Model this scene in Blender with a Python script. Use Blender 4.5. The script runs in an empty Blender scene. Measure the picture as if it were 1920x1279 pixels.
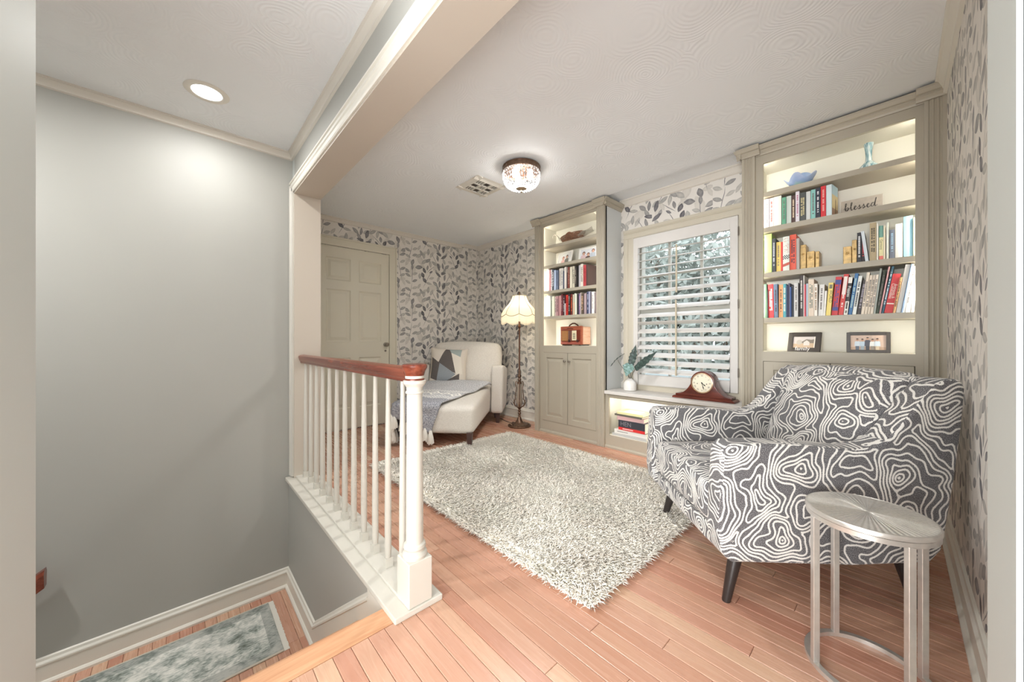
import bpy, bmesh, math, random
import numpy as np
from mathutils import Vector, Matrix

PI = math.pi
S = bpy.context.scene
COL = S.collection

# ------------------------------------------------------------------ camera
cam = bpy.data.cameras.new('camera')
cam.sensor_width = 36.0
cam.lens = 36.0 * math.sqrt(622 * 723) / 1920
cam.clip_start = 0.02
cam_o = bpy.data.objects.new('camera', cam)
cam_o.location = (0, 0, 1.0)
cam_o.rotation_euler = (PI / 2, 0, math.radians(90 - 42.8467))
COL.objects.link(cam_o)
S.camera = cam_o

# ------------------------------------------------------------------ world, lights, exposure
W = bpy.data.worlds.new('world')
S.world = W
W.use_nodes = True
bg = W.node_tree.nodes['Background']
bg.inputs['Color'].default_value = (0.84, 0.92, 1.0, 1)
bg.inputs['Strength'].default_value = 3.2
vs = S.view_settings
vs.view_transform = 'Standard'
vs.look = 'None'
vs.exposure = 0.5
vs.gamma = 1.0
vs.use_curve_mapping = False
S.cycles.diffuse_bounces = 6
S.cycles.max_bounces = 10
S.cycles.transparent_max_bounces = 12
S.cycles.sample_clamp_indirect = 6.0
S.cycles.caustics_reflective = False
S.cycles.caustics_refractive = False

P_CHANDELIER = 3.5
P_BASKET = 20.0
P_CAN = 6.0
P_LAMP = 5.0
E_LED = 16.0
P_FILL = 30.0
P_FAR = 190.0


def point_light(name, loc, power, radius, color):
    d = bpy.data.lights.new(name, 'POINT')
    d.energy = power
    d.shadow_soft_size = radius
    d.color = color
    o = bpy.data.objects.new(name, d)
    o.location = loc
    COL.objects.link(o)
    return o


def disc_light(name, loc, power, size, color, spread=PI):
    d = bpy.data.lights.new(name, 'AREA')
    d.shape = 'DISK'
    d.size = size
    d.energy = power
    d.color = color
    d.spread = spread
    o = bpy.data.objects.new(name, d)
    o.location = loc
    COL.objects.link(o)
    return o


CEIL = 2.36
CANS = [(-2.567, 0.107), (-0.55, -0.62), (0.35, 0.22), (-2.2, -1.25)]  # first is the stairwell downlight; the other three are unseen, added as fill
for cx_, cy_ in CANS:
    disc_light('can_light', (cx_, cy_, CEIL - 0.012), P_CAN * (5.0 if cy_ < -1 else 1.0), 0.12, (1.0, 0.995, 0.98))
disc_light('chandelier_basket_light', (-1.995, 1.95, 2.20), P_BASKET, 0.2, (1.0, 0.995, 0.985))
# unseen fill light added in the hall behind the camera, turned up towards the ceiling
sb = bpy.data.lights.new('hall_fill', 'AREA')
sb.shape = 'RECTANGLE'
sb.size, sb.size_y = 1.5, 1.1
sb.energy = P_FILL
sb.color = (0.985, 0.995, 1.0)
sbo = bpy.data.objects.new('hall_fill', sb)
sbo.location = (0.25, -0.75, 0.55)
sbo.rotation_euler = Vector((-0.45, 0.62, 0.52)).to_track_quat('-Z', 'Y').to_euler()
COL.objects.link(sbo)
sb2 = bpy.data.lights.new('far_fill', 'AREA')     # second unseen fill light, added far behind the camera
sb2.shape = 'RECTANGLE'
sb2.size, sb2.size_y = 1.8, 1.6
sb2.energy = P_FAR
sb2.color = (0.985, 0.995, 1.0)
sbo2 = bpy.data.objects.new('far_fill', sb2)
sbo2.location = (0.1, -3.85, 1.15)
sbo2.rotation_euler = Vector((-0.25, 1.0, 0.06)).to_track_quat('-Z', 'Y').to_euler()
COL.objects.link(sbo2)
point_light('chandelier_light', (-1.995, 1.95, 2.235), P_CHANDELIER, 0.05, (1.0, 0.995, 0.985))
point_light('floor_lamp_light', (-3.02, 2.92, 1.38), P_LAMP, 0.05, (1.0, 0.90, 0.74))


# ------------------------------------------------------------------ materials
def lin(h):
    h = h.lstrip('#')
    c = [int(h[i:i + 2], 16) / 255 for i in (0, 2, 4)]
    return tuple(x / 12.92 if x <= 0.04045 else ((x + 0.055) / 1.055) ** 2.4 for x in c) + (1.0,)


class NT:
    """small helper around a node tree"""

    def __init__(self, m):
        self.t = m.node_tree
        self.n = self.t.nodes
        self.l = self.t.links
        self.bsdf = self.n.get('Principled BSDF')

    def add(self, typ, **kw):
        nd = self.n.new(typ)
        for k, v in kw.items():
            setattr(nd, k, v)
        return nd

    def put(self, sock, v):
        if isinstance(v, bpy.types.NodeSocket):
            self.l.new(v, sock)
        else:
            sock.default_value = v

    def math(self, op, a, b=None, c=None, clamp=False):
        nd = self.add('ShaderNodeMath', operation=op, use_clamp=clamp)
        self.put(nd.inputs[0], a)
        if b is not None:
            self.put(nd.inputs[1], b)
        if c is not None:
            self.put(nd.inputs[2], c)
        return nd.outputs[0]

    def noise(self, vec, scale, detail=2.0, rough=0.5, dist=0.0):
        nd = self.add('ShaderNodeTexNoise')
        if vec is not None:
            self.put(nd.inputs['Vector'], vec)
        nd.inputs['Scale'].default_value = scale
        nd.inputs['Detail'].default_value = detail
        nd.inputs['Roughness'].default_value = rough
        nd.inputs['Distortion'].default_value = dist
        return nd

    def ramp(self, fac, stops, interp='LINEAR'):
        nd = self.add('ShaderNodeValToRGB')
        nd.color_ramp.interpolation = interp
        e = nd.color_ramp.elements
        while len(e) < len(stops):
            e.new(0.5)
        for i, (p, c) in enumerate(stops):
            e[i].position = p
            e[i].color = c
        self.put(nd.inputs[0], fac)
        return nd.outputs[0]

    def mix(self, fac, a, b, blend='MIX'):
        nd = self.add('ShaderNodeMix', data_type='RGBA', blend_type=blend)
        self.put(nd.inputs[0], fac)
        self.put(nd.inputs[6], a)
        self.put(nd.inputs[7], b)
        return nd.outputs[2]

    def mapping(self, vec, loc=(0, 0, 0), rot=(0, 0, 0), scale=(1, 1, 1), typ='POINT'):
        nd = self.add('ShaderNodeMapping', vector_type=typ)
        self.put(nd.inputs['Vector'], vec)
        nd.inputs['Location'].default_value = loc
        nd.inputs['Rotation'].default_value = rot
        nd.inputs['Scale'].default_value = scale
        return nd.outputs[0]

    def bump(self, height, strength, distance):
        nd = self.add('ShaderNodeBump')
        self.put(nd.inputs['Height'], height)
        nd.inputs['Strength'].default_value = strength
        nd.inputs['Distance'].default_value = distance
        self.l.new(nd.outputs[0], self.bsdf.inputs['Normal'])

    def pos(self):
        return self.add('ShaderNodeNewGeometry').outputs['Position']

    def obj(self):
        return self.add('ShaderNodeTexCoord').outputs['Object']

    def uv(self):
        return self.add('ShaderNodeTexCoord').outputs['UV']

    def sep(self, v):
        nd = self.add('ShaderNodeSeparateXYZ')
        self.put(nd.inputs[0], v)
        return nd.outputs

    def comb(self, x, y, z=0.0):
        nd = self.add('ShaderNodeCombineXYZ')
        self.put(nd.inputs[0], x)
        self.put(nd.inputs[1], y)
        self.put(nd.inputs[2], z)
        return nd.outputs[0]


MATS = {}


def mat(name, color='#ffffff', rough=0.5, metal=0.0, spec=0.5, emit=None, strength=0.0, vary=0.0, vscale=6.0, bump=0.0, bscale=200.0):
    if name in MATS:
        return MATS[name]
    m = bpy.data.materials.new(name)
    m.use_nodes = True
    t = NT(m)
    b = t.bsdf
    c = lin(color) if isinstance(color, str) else color
    b.inputs['Base Color'].default_value = c
    b.inputs['Roughness'].default_value = rough
    b.inputs['Metallic'].default_value = metal
    b.inputs['Specular IOR Level'].default_value = spec
    if vary:
        nz = t.noise(t.obj(), vscale, 3.0)
        c2 = tuple(max(0, x * (1 - vary)) for x in c[:3]) + (1,)
        c3 = tuple(min(1, x * (1 + vary)) for x in c[:3]) + (1,)
        t.l.new(t.ramp(nz.outputs['Fac'], [(0.3, c2), (0.7, c3)]), b.inputs['Base Color'])
    if bump:
        nz = t.noise(t.obj(), bscale, 2.0)
        t.bump(nz.outputs['Fac'], bump, 0.002)
    if emit:
        b.inputs['Emission Color'].default_value = lin(emit) if isinstance(emit, str) else emit
        b.inputs['Emission Strength'].default_value = strength
    MATS[name] = m
    return m


def newmat(name):
    m = bpy.data.materials.new(name)
    m.use_nodes = True
    MATS[name] = m
    return m, NT(m)


M_GREYWALL = mat('grey_wall_paint', '#a9a8a2', 0.55, vary=0.015, vscale=2.0)
M_JAMB = mat('near_jamb_paint', '#c2c6c3', 0.6, spec=0.25)
M_TRIM = mat('white_trim_paint', '#dedad0', 0.42)
M_CROWN = mat('crown_paint', '#d6d0c6', 0.5)
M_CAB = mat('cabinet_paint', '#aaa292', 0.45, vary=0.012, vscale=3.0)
M_CABIN = mat('cabinet_interior_paint', '#e3e0d4', 0.5)
M_DOOR = mat('door_paint', '#d6d0be', 0.45)
M_SHUT = mat('shutter_paint', '#d2cec9', 0.4)
M_RAILW = mat('railing_paint', '#cbc7bd', 0.4)
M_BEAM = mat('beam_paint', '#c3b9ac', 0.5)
M_TILT = mat('tilt_rod_paint', '#c0b49c', 0.5)
M_NICKEL = mat('aged_nickel', '#8d857c', 0.3, 1.0)
M_BRONZE = mat('bronze', '#7a6252', 0.38, 0.85, vary=0.25, vscale=60)
M_DARKHOLE = mat('dark_cavity', '#4b453f', 0.9)
M_DARKLEG = mat('dark_stained_leg', '#2c2624', 0.35, vary=0.1, vscale=30)
M_LEGBROWN = mat('brown_stained_leg', '#46302a', 0.35)
M_GAP = mat('gap_shadow', '#6d675e', 0.8)
M_SUB = mat('subfloor', '#5a3c2c', 0.9)


def ceiling_mat():
    m, t = newmat('swirl_plaster')
    b = t.bsdf
    b.inputs['Base Color'].default_value = lin('#ebeef0')
    b.inputs['Roughness'].default_value = 0.75
    p = t.pos()
    v = t.add('ShaderNodeTexVoronoi', feature='F1')
    w = t.noise(p, 3.0, 1.0)
    warp = t.add('ShaderNodeVectorMath', operation='MULTIPLY_ADD')
    t.put(warp.inputs[0], w.outputs['Color'])
    warp.inputs[1].default_value = (0.12, 0.12, 0)
    t.put(warp.inputs[2], p)
    fl = t.mapping(warp.outputs[0], scale=(1, 1, 0))
    t.put(v.inputs['Vector'], fl)
    v.inputs['Scale'].default_value = 4.2
    s = t.math('SINE', t.math('MULTIPLY', v.outputs['Distance'], 95.0))
    gate = t.noise(p, 2.6, 2.0)
    g = t.math('MULTIPLY', t.math('SUBTRACT', gate.outputs['Fac'], 0.36, clamp=True), 4.0, clamp=True)
    h = t.math('MULTIPLY', s, g)
    t.bump(h, 0.2, 0.004)
    return m


M_CEIL = ceiling_mat()


def wood_floor_mat():
    m, t = newmat('oak_floor')
    b = t.bsdf
    oi = t.add('ShaderNodeObjectInfo')
    rnd = oi.outputs['Random']
    p = t.pos()
    off = t.math('MULTIPLY', rnd, 57.0)
    x, y, z = t.sep(p)
    q = t.comb(t.math('ADD', x, off), t.math('MULTIPLY_ADD', rnd, 31.0, y), 0.0)
    base = t.ramp(rnd, [(0.0, lin('#b98a72')), (0.25, lin('#c69d85')), (0.45, lin('#bd8d78')), (0.62, lin('#cba78c')), (0.8, lin('#b5816c')), (1.0, lin('#c3957f'))])
    g1 = t.noise(t.mapping(q, scale=(2.2, 55.0, 1)), 1.0, 3.0, 0.6, 0.6)
    g2 = t.noise(t.mapping(q, scale=(1.3, 16.0, 1)), 1.0, 2.0, 0.5, 1.6)
    rings = t.math('SINE', t.math('MULTIPLY', g2.outputs['Fac'], 46.0))
    ringm = t.math('MULTIPLY', t.math('MULTIPLY_ADD', rings, 0.5, 0.5), 0.22)
    streak = t.ramp(g1.outputs['Fac'], [(0.38, (0, 0, 0, 1)), (0.66, (1, 1, 1, 1))])
    c = t.mix(ringm, base, lin('#b47f66'))
    c = t.mix(t.math('MULTIPLY', streak, 0.05), c, lin('#ecd0b4'))
    t.l.new(c, b.inputs['Base Color'])
    rr = t.math('MULTIPLY_ADD', g1.outputs['Fac'], 0.14, 0.2)
    t.l.new(rr, b.inputs['Roughness'])
    b.inputs['Specular IOR Level'].default_value = 0.5
    t.bump(g1.outputs['Fac'], 0.06, 0.002)
    return m


M_FLOOR = wood_floor_mat()


def red_wood(name, c1, c2, scale=(3, 40, 40), rough=0.22):
    m, t = newmat(name)
    n = t.noise(t.mapping(t.obj(), scale=scale), 1.0, 3.0, 0.6, 0.8)
    t.l.new(t.ramp(n.outputs['Fac'], [(0.3, lin(c1)), (0.7, lin(c2))]), t.bsdf.inputs['Base Color'])
    t.bsdf.inputs['Roughness'].default_value = rough
    return m


M_MAHOG = red_wood('mahogany', '#5e281c', '#8a4936')
M_CLOCKW = red_wood('clock_mahogany', '#4a1e16', '#743527', (6, 40, 40), 0.25)
M_RADIOW = red_wood('radio_wood', '#7e3c2a', '#a25a40', (8, 50, 50), 0.3)
M_RADIOS = red_wood('radio_side_wood', '#c79c84', '#d9b69f', (20, 8, 50), 0.35)
M_NOSING = red_wood('oak_nosing', '#c08a66', '#d8a984', (40, 3, 40), 0.3)


def wallpaper_mat(name, axis):
    """leafy print: leaves and stems placed in a half-drop repeat, mirrored in every other column"""
    m, t = newmat(name)
    b = t.bsdf
    b.inputs['Roughness'].default_value = 0.6
    x, y, z = t.sep(t.pos())
    u = {'x': x, 'y': y}[axis]
    w, h = 0.52, 0.50
    uc = t.math('DIVIDE', u, w)
    col = t.math('FLOOR', uc)
    par = t.math('MODULO', t.math('ABSOLUTE', col), 2.0)
    lx0 = t.math('MULTIPLY', t.math('SUBTRACT', t.math('SUBTRACT', uc, col), 0.5), w)
    lx = t.math('MULTIPLY', lx0, t.math('MULTIPLY_ADD', par, -2.0, 1.0))
    vv = t.math('DIVIDE', t.math('MULTIPLY_ADD', par, h / 2, z), h)
    ly = t.math('MULTIPLY', t.math('SUBTRACT', t.math('FRACT', vv), 0.5), h)
    wob = t.noise(t.pos(), 14.0, 1.0)
    lx = t.math('ADD', lx, t.math('MULTIPLY', t.math('SUBTRACT', wob.outputs['Fac'], 0.5), 0.018))
    p = t.comb(lx, ly, 0.0)
    L = []

    def leaf(cx, cy, a, ln, wd, tone):
        L.append((cx, cy, a, ln, wd, tone))
        if cy + ln * 0.5 > h / 2:
            L.append((cx, cy - h, a, ln, wd, tone))
        if cy - ln * 0.5 < -h / 2:
            L.append((cx, cy + h, a, ln, wd, tone))

    # pale washes behind
    leaf(-0.16, 0.15, 70, 0.17, 0.075, 0.22)
    leaf(0.12, -0.05, 30, 0.18, 0.08, 0.20)
    leaf(-0.05, -0.20, 120, 0.16, 0.07, 0.24)
    leaf(0.20, 0.20, 100, 0.13, 0.06, 0.20)
    # main upright sprig with paired leaves
    for cx, cy, a, ln in ((-0.19, -0.12, 78, 0.26), (-0.165, 0.10, 86, 0.22), (0.05, 0.06, 62, 0.28), (0.16, -0.16, 120, 0.2), (0.10, 0.20, 40, 0.16)):
        leaf(cx, cy, a, ln, 0.007, 0.72)
    for k, cy in enumerate((-0.19, -0.11, -0.02, 0.07)):
        leaf(-0.225, cy + 0.02, 155, 0.078, 0.032, (0.42, 0.55, 0.38, 0.6)[k])
        leaf(-0.130, cy + 0.045, 22, 0.074, 0.032, (0.5, 0.36, 0.6, 0.42)[k])
    leaf(-0.165, 0.195, 88, 0.07, 0.03, 0.6)
    # dark stacked cluster
    leaf(0.005, 0.175, 118, 0.072, 0.038, 0.92)
    leaf(-0.015, 0.110, 112, 0.070, 0.038, 1.0)
    leaf(0.010, 0.045, 135, 0.074, 0.040, 0.9)
    leaf(-0.075, 0.205, 10, 0.095, 0.048, 0.66)
    leaf(0.055, 0.215, 80, 0.068, 0.030, 0.62)
    leaf(0.105, 0.165, 35, 0.055, 0.022, 0.78)
    leaf(0.115, 0.085, 15, 0.078, 0.032, 0.34)
    leaf(0.075, 0.010, -10, 0.085, 0.030, 0.42)
    # lower fan
    leaf(0.065, -0.075, 85, 0.085, 0.034, 0.48)
    leaf(0.115, -0.105, 60, 0.088, 0.036, 0.38)
    leaf(0.210, -0.045, 115, 0.085, 0.034, 0.56)
    leaf(0.205, -0.135, 100, 0.085, 0.030, 0.66)
    leaf(0.155, -0.215, 150, 0.090, 0.038, 0.46)
    leaf(0.060, -0.190, 40, 0.085, 0.036, 0.60)
    leaf(-0.035, -0.105, 125, 0.080, 0.032, 0.52)
    leaf(-0.070, -0.040, 60, 0.075, 0.030, 0.34)
    leaf(0.215, 0.085, 70, 0.080, 0.034, 0.44)
    leaf(0.185, 0.175, 120, 0.070, 0.030, 0.52)
    rw = random.Random(5)
    placed = [(q[0], q[1]) for q in L]
    for i in range(7):
        for j in range(7):
            cx, cy = -0.225 + 0.45 * i / 6 + rw.uniform(-0.02, 0.02), -0.23 + 0.46 * j / 6 + rw.uniform(-0.02, 0.02)
            if min(math.hypot(cx - a, cy - b_) for a, b_ in placed) > 0.043:
                placed.append((cx, cy))
                leaf(cx, cy, rw.choice((35, 60, 80, 110, 140, 160)) + rw.uniform(-12, 12), rw.uniform(0.07, 0.10), rw.uniform(0.03, 0.042), rw.choice((0.26, 0.32, 0.42, 0.55, 0.7, 0.85)))
    dark = 0.0
    for cx, cy, a, ln, wd, tone in L:
        q = t.mapping(p, (cx, cy, 0), (0, 0, math.radians(a)), (ln / 2 * (1.0 if wd < 0.01 else 1.14), wd / 2 * (1.0 if wd < 0.01 else 1.16), 1), 'TEXTURE')
        sx, sy, _ = t.sep(q)
        e = t.math('SUBTRACT', t.math('SUBTRACT', 1.0, t.math('MULTIPLY', sx, sx)), t.math('ABSOLUTE', sy))
        # a lighter core and a darker rim, as in a wash
        k = t.math('MULTIPLY', t.math('MULTIPLY', e, 9.0, clamp=True), t.math('MULTIPLY_ADD', e, -0.25 * tone, tone))
        dark = k if isinstance(dark, float) else t.math('MAXIMUM', dark, k)
    wash = t.noise(t.pos(), 30.0, 2.0)
    dark = t.math('MULTIPLY', dark, t.math('MULTIPLY_ADD', wash.outputs['Fac'], 0.7, 0.62))
    c = t.ramp(dark, [(0.0, lin('#ded9d2')), (0.2, lin('#cfcac2')), (0.40, lin('#a6a4a0')), (0.66, lin('#7a787b')), (0.97, lin('#48454b'))])
    t.l.new(c, b.inputs['Base Color'])
    return m


M_WPX = wallpaper_mat('leaf_wallpaper_x', 'x')
M_WPY = wallpaper_mat('leaf_wallpaper_y', 'y')


def contour_fabric():
    m, t = newmat('contour_line_fabric')
    b = t.bsdf
    uv = t.uv()
    SC = 5.0
    PERIOD = 0.0168

    def field(dx, dy):
        p = uv
        if dx or dy:
            ad = t.add('ShaderNodeVectorMath', operation='ADD')
            t.put(ad.inputs[0], uv)
            ad.inputs[1].default_value = (dx, dy, 0)
            p = ad.outputs[0]
        w = t.noise(p, 7.0, 1.0, 0.5)
        warp = t.add('ShaderNodeVectorMath', operation='MULTIPLY_ADD')
        t.put(warp.inputs[0], w.outputs['Color'])
        warp.inputs[1].default_value = (0.17, 0.17, 0)
        t.put(warp.inputs[2], p)
        v = t.add('ShaderNodeTexVoronoi', feature='SMOOTH_F1', voronoi_dimensions='2D')
        t.put(v.inputs['Vector'], warp.outputs[0])
        v.inputs['Scale'].default_value = SC
        v.inputs['Smoothness'].default_value = 0.25
        w2 = t.noise(p, 17.0, 1.0)
        return t.math('MULTIPLY_ADD', w2.outputs['Fac'], 0.9, t.math('DIVIDE', v.outputs['Distance'], SC * PERIOD))

    EPS = 0.002
    d = field(0, 0)
    gx = t.math('SUBTRACT', field(EPS, 0), d)
    gy = t.math('SUBTRACT', field(0, EPS), d)
    g = t.math('SQRT', t.math('ADD', t.math('MULTIPLY', gx, gx), t.math('MULTIPLY', gy, gy)))
    g = t.math('MAXIMUM', t.math('DIVIDE', g, EPS), 14.0)
    off = t.math('DIVIDE', t.math('ABSOLUTE', t.math('SUBTRACT', t.math('FRACT', d), 0.5)), g)
    jit = t.noise(uv, 240.0, 0.0)
    off = t.math('MULTIPLY_ADD', t.math('SUBTRACT', jit.outputs['Fac'], 0.5), 0.0022, off)
    line = t.math('SUBTRACT', 1.0, t.math('DIVIDE', t.math('SUBTRACT', off, 0.0027), 0.0012, clamp=True), clamp=True)
    sp = t.noise(uv, 420.0, 1.0, 0.6)
    base = t.ramp(sp.outputs['Fac'], [(0.38, lin('#413f42')), (0.56, lin('#636164')), (0.70, lin('#b0aeab'))])
    c = t.mix(line, base, lin('#dcd8d2'))
    t.l.new(c, b.inputs['Base Color'])
    b.inputs['Roughness'].default_value = 0.9
    b.inputs['Sheen Weight'].default_value = 0.15
    t.bump(t.math('MULTIPLY_ADD', sp.outputs['Fac'], 0.3, line), 0.35, 0.003)
    return m


M_CONTOUR = contour_fabric()


def fabric(name, c1, c2, scale=300.0, bump=0.25, rough=0.9):
    m, t = newmat(name)
    n = t.noise(t.obj(), scale, 2.0, 0.6)
    t.l.new(t.ramp(n.outputs['Fac'], [(0.32, lin(c1)), (0.68, lin(c2))]), t.bsdf.inputs['Base Color'])
    t.bsdf.inputs['Roughness'].default_value = rough
    t.bsdf.inputs['Sheen Weight'].default_value = 0.2
    t.bump(n.outputs['Fac'], bump, 0.002)
    return m


M_CREAM = fabric('cream_upholstery', '#cfc8be', '#e0dad1', 120.0, 0.12)
M_PILE = mat('shag_pile', '#fff8ed', 0.9, spec=0.1, vary=0.03, vscale=5.0)
M_RUGBASE = mat('rug_backing', '#f2ece0', 0.9)
M_TASSEL = mat('white_yarn', '#e6e2d8', 0.9)


# ------------------------------------------------------------------ mesh helpers
class MB:
    """collects shapes and links them as one mesh object"""

    def __init__(self):
        self.v = []
        self.f = []
        self.mi = []
        self.cur = 0

    def add(self, vs, fs, M=None):
        o = len(self.v)
        if M is not None:
            vs = [M @ Vector(p) for p in vs]
        self.v.extend([tuple(p) for p in vs])
        for f in fs:
            self.f.append([i + o for i in f])
            self.mi.append(self.cur)
        return self

    def box(self, x0, x1, y0, y1, z0, z1, M=None):
        vs = [(x0, y0, z0), (x1, y0, z0), (x1, y1, z0), (x0, y1, z0), (x0, y0, z1), (x1, y0, z1), (x1, y1, z1), (x0, y1, z1)]
        return self.add(vs, [(0, 3, 2, 1), (4, 5, 6, 7), (0, 1, 5, 4), (1, 2, 6, 5), (2, 3, 7, 6), (3, 0, 4, 7)], M)

    def prism(self, prof, f, a, b, M=None):
        """polygon prof (list of 2D points) swept from a to b; f(p, q, t) gives the 3D point"""
        n = len(prof)
        vs = [f(p[0], p[1], a) for p in prof] + [f(p[0], p[1], b) for p in prof]
        fs = [(i, (i + 1) % n, n + (i + 1) % n, n + i) for i in range(n)]
        fs += [list(range(n))[::-1], list(range(n, 2 * n))]
        return self.add(vs, fs, M)

    def lathe(self, prof, n=24, c=(0, 0, 0), M=None, cap=True, fn=None):
        vs, fs = [], []
        for r, z in prof:
            for k in range(n):
                a = 2 * PI * k / n
                rr = r if fn is None else fn(r, z, a)
                vs.append((c[0] + rr * math.cos(a), c[1] + rr * math.sin(a), c[2] + z))
        m = len(prof)
        for i in range(m - 1):
            for k in range(n):
                k2 = (k + 1) % n
                fs.append((i * n + k, i * n + k2, (i + 1) * n + k2, (i + 1) * n + k))
        if cap:
            if prof[0][0] > 1e-5:
                fs.append(list(range(n))[::-1])
            if prof[-1][0] > 1e-5:
                fs.append(list(range((m - 1) * n, m * n)))
        return self.add(vs, fs, M)

    def tube(self, pts, r, n=8, M=None, closed=False):
        pts = [Vector(p) for p in pts]
        m = len(pts)
        rs = r if isinstance(r, (list, tuple)) else [r] * m
        vs, fs = [], []
        ref = None
        for i, p in enumerate(pts):
            if closed:
                d = pts[(i + 1) % m] - pts[i - 1]
            else:
                d = pts[min(i + 1, m - 1)] - pts[max(i - 1, 0)]
            d.normalize()
            if ref is None:
                ref = Vector((0, 0, 1)) if abs(d.z) < 0.9 else Vector((1, 0, 0))
            s = d.cross(ref).normalized()
            ref = s.cross(d).normalized()
            for k in range(n):
                a = 2 * PI * k / n
                vs.append(p + (s * math.cos(a) + ref * math.sin(a)) * rs[i])
        lim = m if closed else m - 1
        for i in range(lim):
            j = (i + 1) % m
            for k in range(n):
                k2 = (k + 1) % n
                fs.append((i * n + k, i * n + k2, j * n + k2, j * n + k))
        if not closed:
            fs += [list(range(n))[::-1], list(range((m - 1) * n, m * n))]
        return self.add(vs, fs, M)

    def grid(self, nu, nv, fn, M=None):
        vs = [fn(i / nu, j / nv) for j in range(nv + 1) for i in range(nu + 1)]
        w = nu + 1
        fs = [(j * w + i, j * w + i + 1, (j + 1) * w + i + 1, (j + 1) * w + i) for j in range(nv) for i in range(nu)]
        return self.add(vs, fs, M)

    def rbox(self, c, s, r, n=8, puff=(0, 0, 0), fn=None, M=None):
        """rounded, optionally puffed box: centre c, full size s, corner radius r"""
        h = [x / 2 for x in s]
        vs, fs, key = [], [], {}

        def vid(p):
            k = (round(p[0], 5), round(p[1], 5), round(p[2], 5))
            if k not in key:
                key[k] = len(vs)
                q = Vector((p[0] * h[0], p[1] * h[1], p[2] * h[2]))
                inner = Vector([max(-(h[i] - r), min(h[i] - r, q[i])) for i in range(3)])
                d = q - inner
                if d.length > 1e-9:
                    q = inner + d.normalized() * min(r, d.length if d.length < r else r)
                e = [(1 - p[(i + 1) % 3] ** 2) * (1 - p[(i + 2) % 3] ** 2) for i in range(3)]
                for i in range(3):
                    q[i] += puff[i] * e[i] * (p[i] if abs(p[i]) > 0.999 else p[i] ** 3)
                q = q + Vector(c)
                if fn:
                    q = fn(q)
                vs.append(q)
            return key[k]

        def spread(i):
            # more cells near the rounded ends
            x = -1 + 2 * i / n
            return math.copysign(abs(x) ** 0.6, x) if x else 0.0

        for ax in range(3):
            for sg in (-1, 1):
                for i in range(n):
                    for j in range(n):
                        q = []
                        for di, dj in ((0, 0), (1, 0), (1, 1), (0, 1)):
                            p = [0, 0, 0]
                            p[ax] = sg
                            p[(ax + 1) % 3] = spread(i + di)
                            p[(ax + 2) % 3] = spread(j + dj)
                            q.append(vid(p))
                        fs.append(q if sg > 0 else q[::-1])
        return self.add(vs, fs, M)

    def build(self, name, mats, parent=None, smooth=None, bevel=0.0, seg=2, boxuv=False, loc=None, rot=None, uvs=None):
        me = bpy.data.meshes.new(name)
        me.from_pydata(self.v, [], self.f)
        mats = mats if isinstance(mats, (list, tuple)) else [mats]
        for m in mats:
            me.materials.append(m)
        if len(mats) > 1:
            me.polygons.foreach_set('material_index', self.mi)
        bm = bmesh.new()
        bm.from_mesh(me)
        if uvs is None:
            bmesh.ops.remove_doubles(bm, verts=bm.verts, dist=1e-6)
        bmesh.ops.recalc_face_normals(bm, faces=bm.faces)
        if bevel:
            es = [e for e in bm.edges if len(e.link_faces) == 2 and e.calc_face_angle(0) > 0.5]
            bmesh.ops.bevel(bm, geom=es, offset=bevel, segments=seg, profile=0.6, affect='EDGES', clamp_overlap=True)
        if boxuv:
            ul = bm.loops.layers.uv.new('UVMap')
            for f in bm.faces:
                nn = f.normal
                a = max(range(3), key=lambda i: abs(nn[i]))
                for lp in f.loops:
                    c = lp.vert.co
                    q = ((c.y, c.z), (c.x + 3.1, c.z), (c.x + 1.3, c.y + 5.7))[a]
                    if a == 0:
                        q = (q[0] + (0 if nn[0] > 0 else 7.3), q[1])
                    lp[ul].uv = q
        bm.to_mesh(me)
        bm.free()
        if uvs is not None:
            ul = me.uv_layers.new(name='UVMap')
            for lp in me.loops:
                ul.data[lp.index].uv = uvs[lp.vertex_index]
        if smooth is not None:
            me.polygons.foreach_set('use_smooth', [True] * len(me.polygons))
            if smooth < 3.1:
                me.set_sharp_from_angle(angle=smooth)
        me.update()
        o = bpy.data.objects.new(name, me)
        COL.objects.link(o)
        if parent:
            o.parent = parent
        if loc is not None:
            o.location = loc
        if rot is not None:
            o.rotation_euler = rot
        return o


def tag(o, label=None, cat=None, group=None, kind=None):
    if label:
        o['label'] = label
    if cat:
        o['category'] = cat
    if group:
        o['group'] = group
    if kind:
        o['kind'] = kind
    return o


def thing(name, label, cat, loc=(0, 0, 0), rz=0.0, group=None):
    o = bpy.data.objects.new(name, None)
    o.empty_display_size = 0.05
    o.location = loc
    o.rotation_euler = (0, 0, rz)
    COL.objects.link(o)
    return tag(o, label, cat, group)


def struct(o):
    o['kind'] = 'structure'
    return o


def copy_obj(o, parent=None):
    c = o.copy()
    COL.objects.link(c)
    if parent:
        c.parent = parent
    return c


_text_cache = {}


def text_geo(body, size, shear=0.0, align='CENTER'):
    k = (body, size, shear, align)
    if k not in _text_cache:
        cu = bpy.data.curves.new('glyphs', 'FONT')
        cu.body = body
        cu.size = size
        cu.shear = shear
        cu.align_x = align
        cu.align_y = 'CENTER'
        cu.resolution_u = 2
        ob = bpy.data.objects.new('glyphs', cu)
        me = bpy.data.meshes.new_from_object(ob)
        _text_cache[k] = ([tuple(v.co) for v in me.vertices], [list(p.vertices) for p in me.polygons])
        bpy.data.objects.remove(ob)
        bpy.data.meshes.remove(me)
        bpy.data.curves.remove(cu)
    return _text_cache[k]


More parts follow.
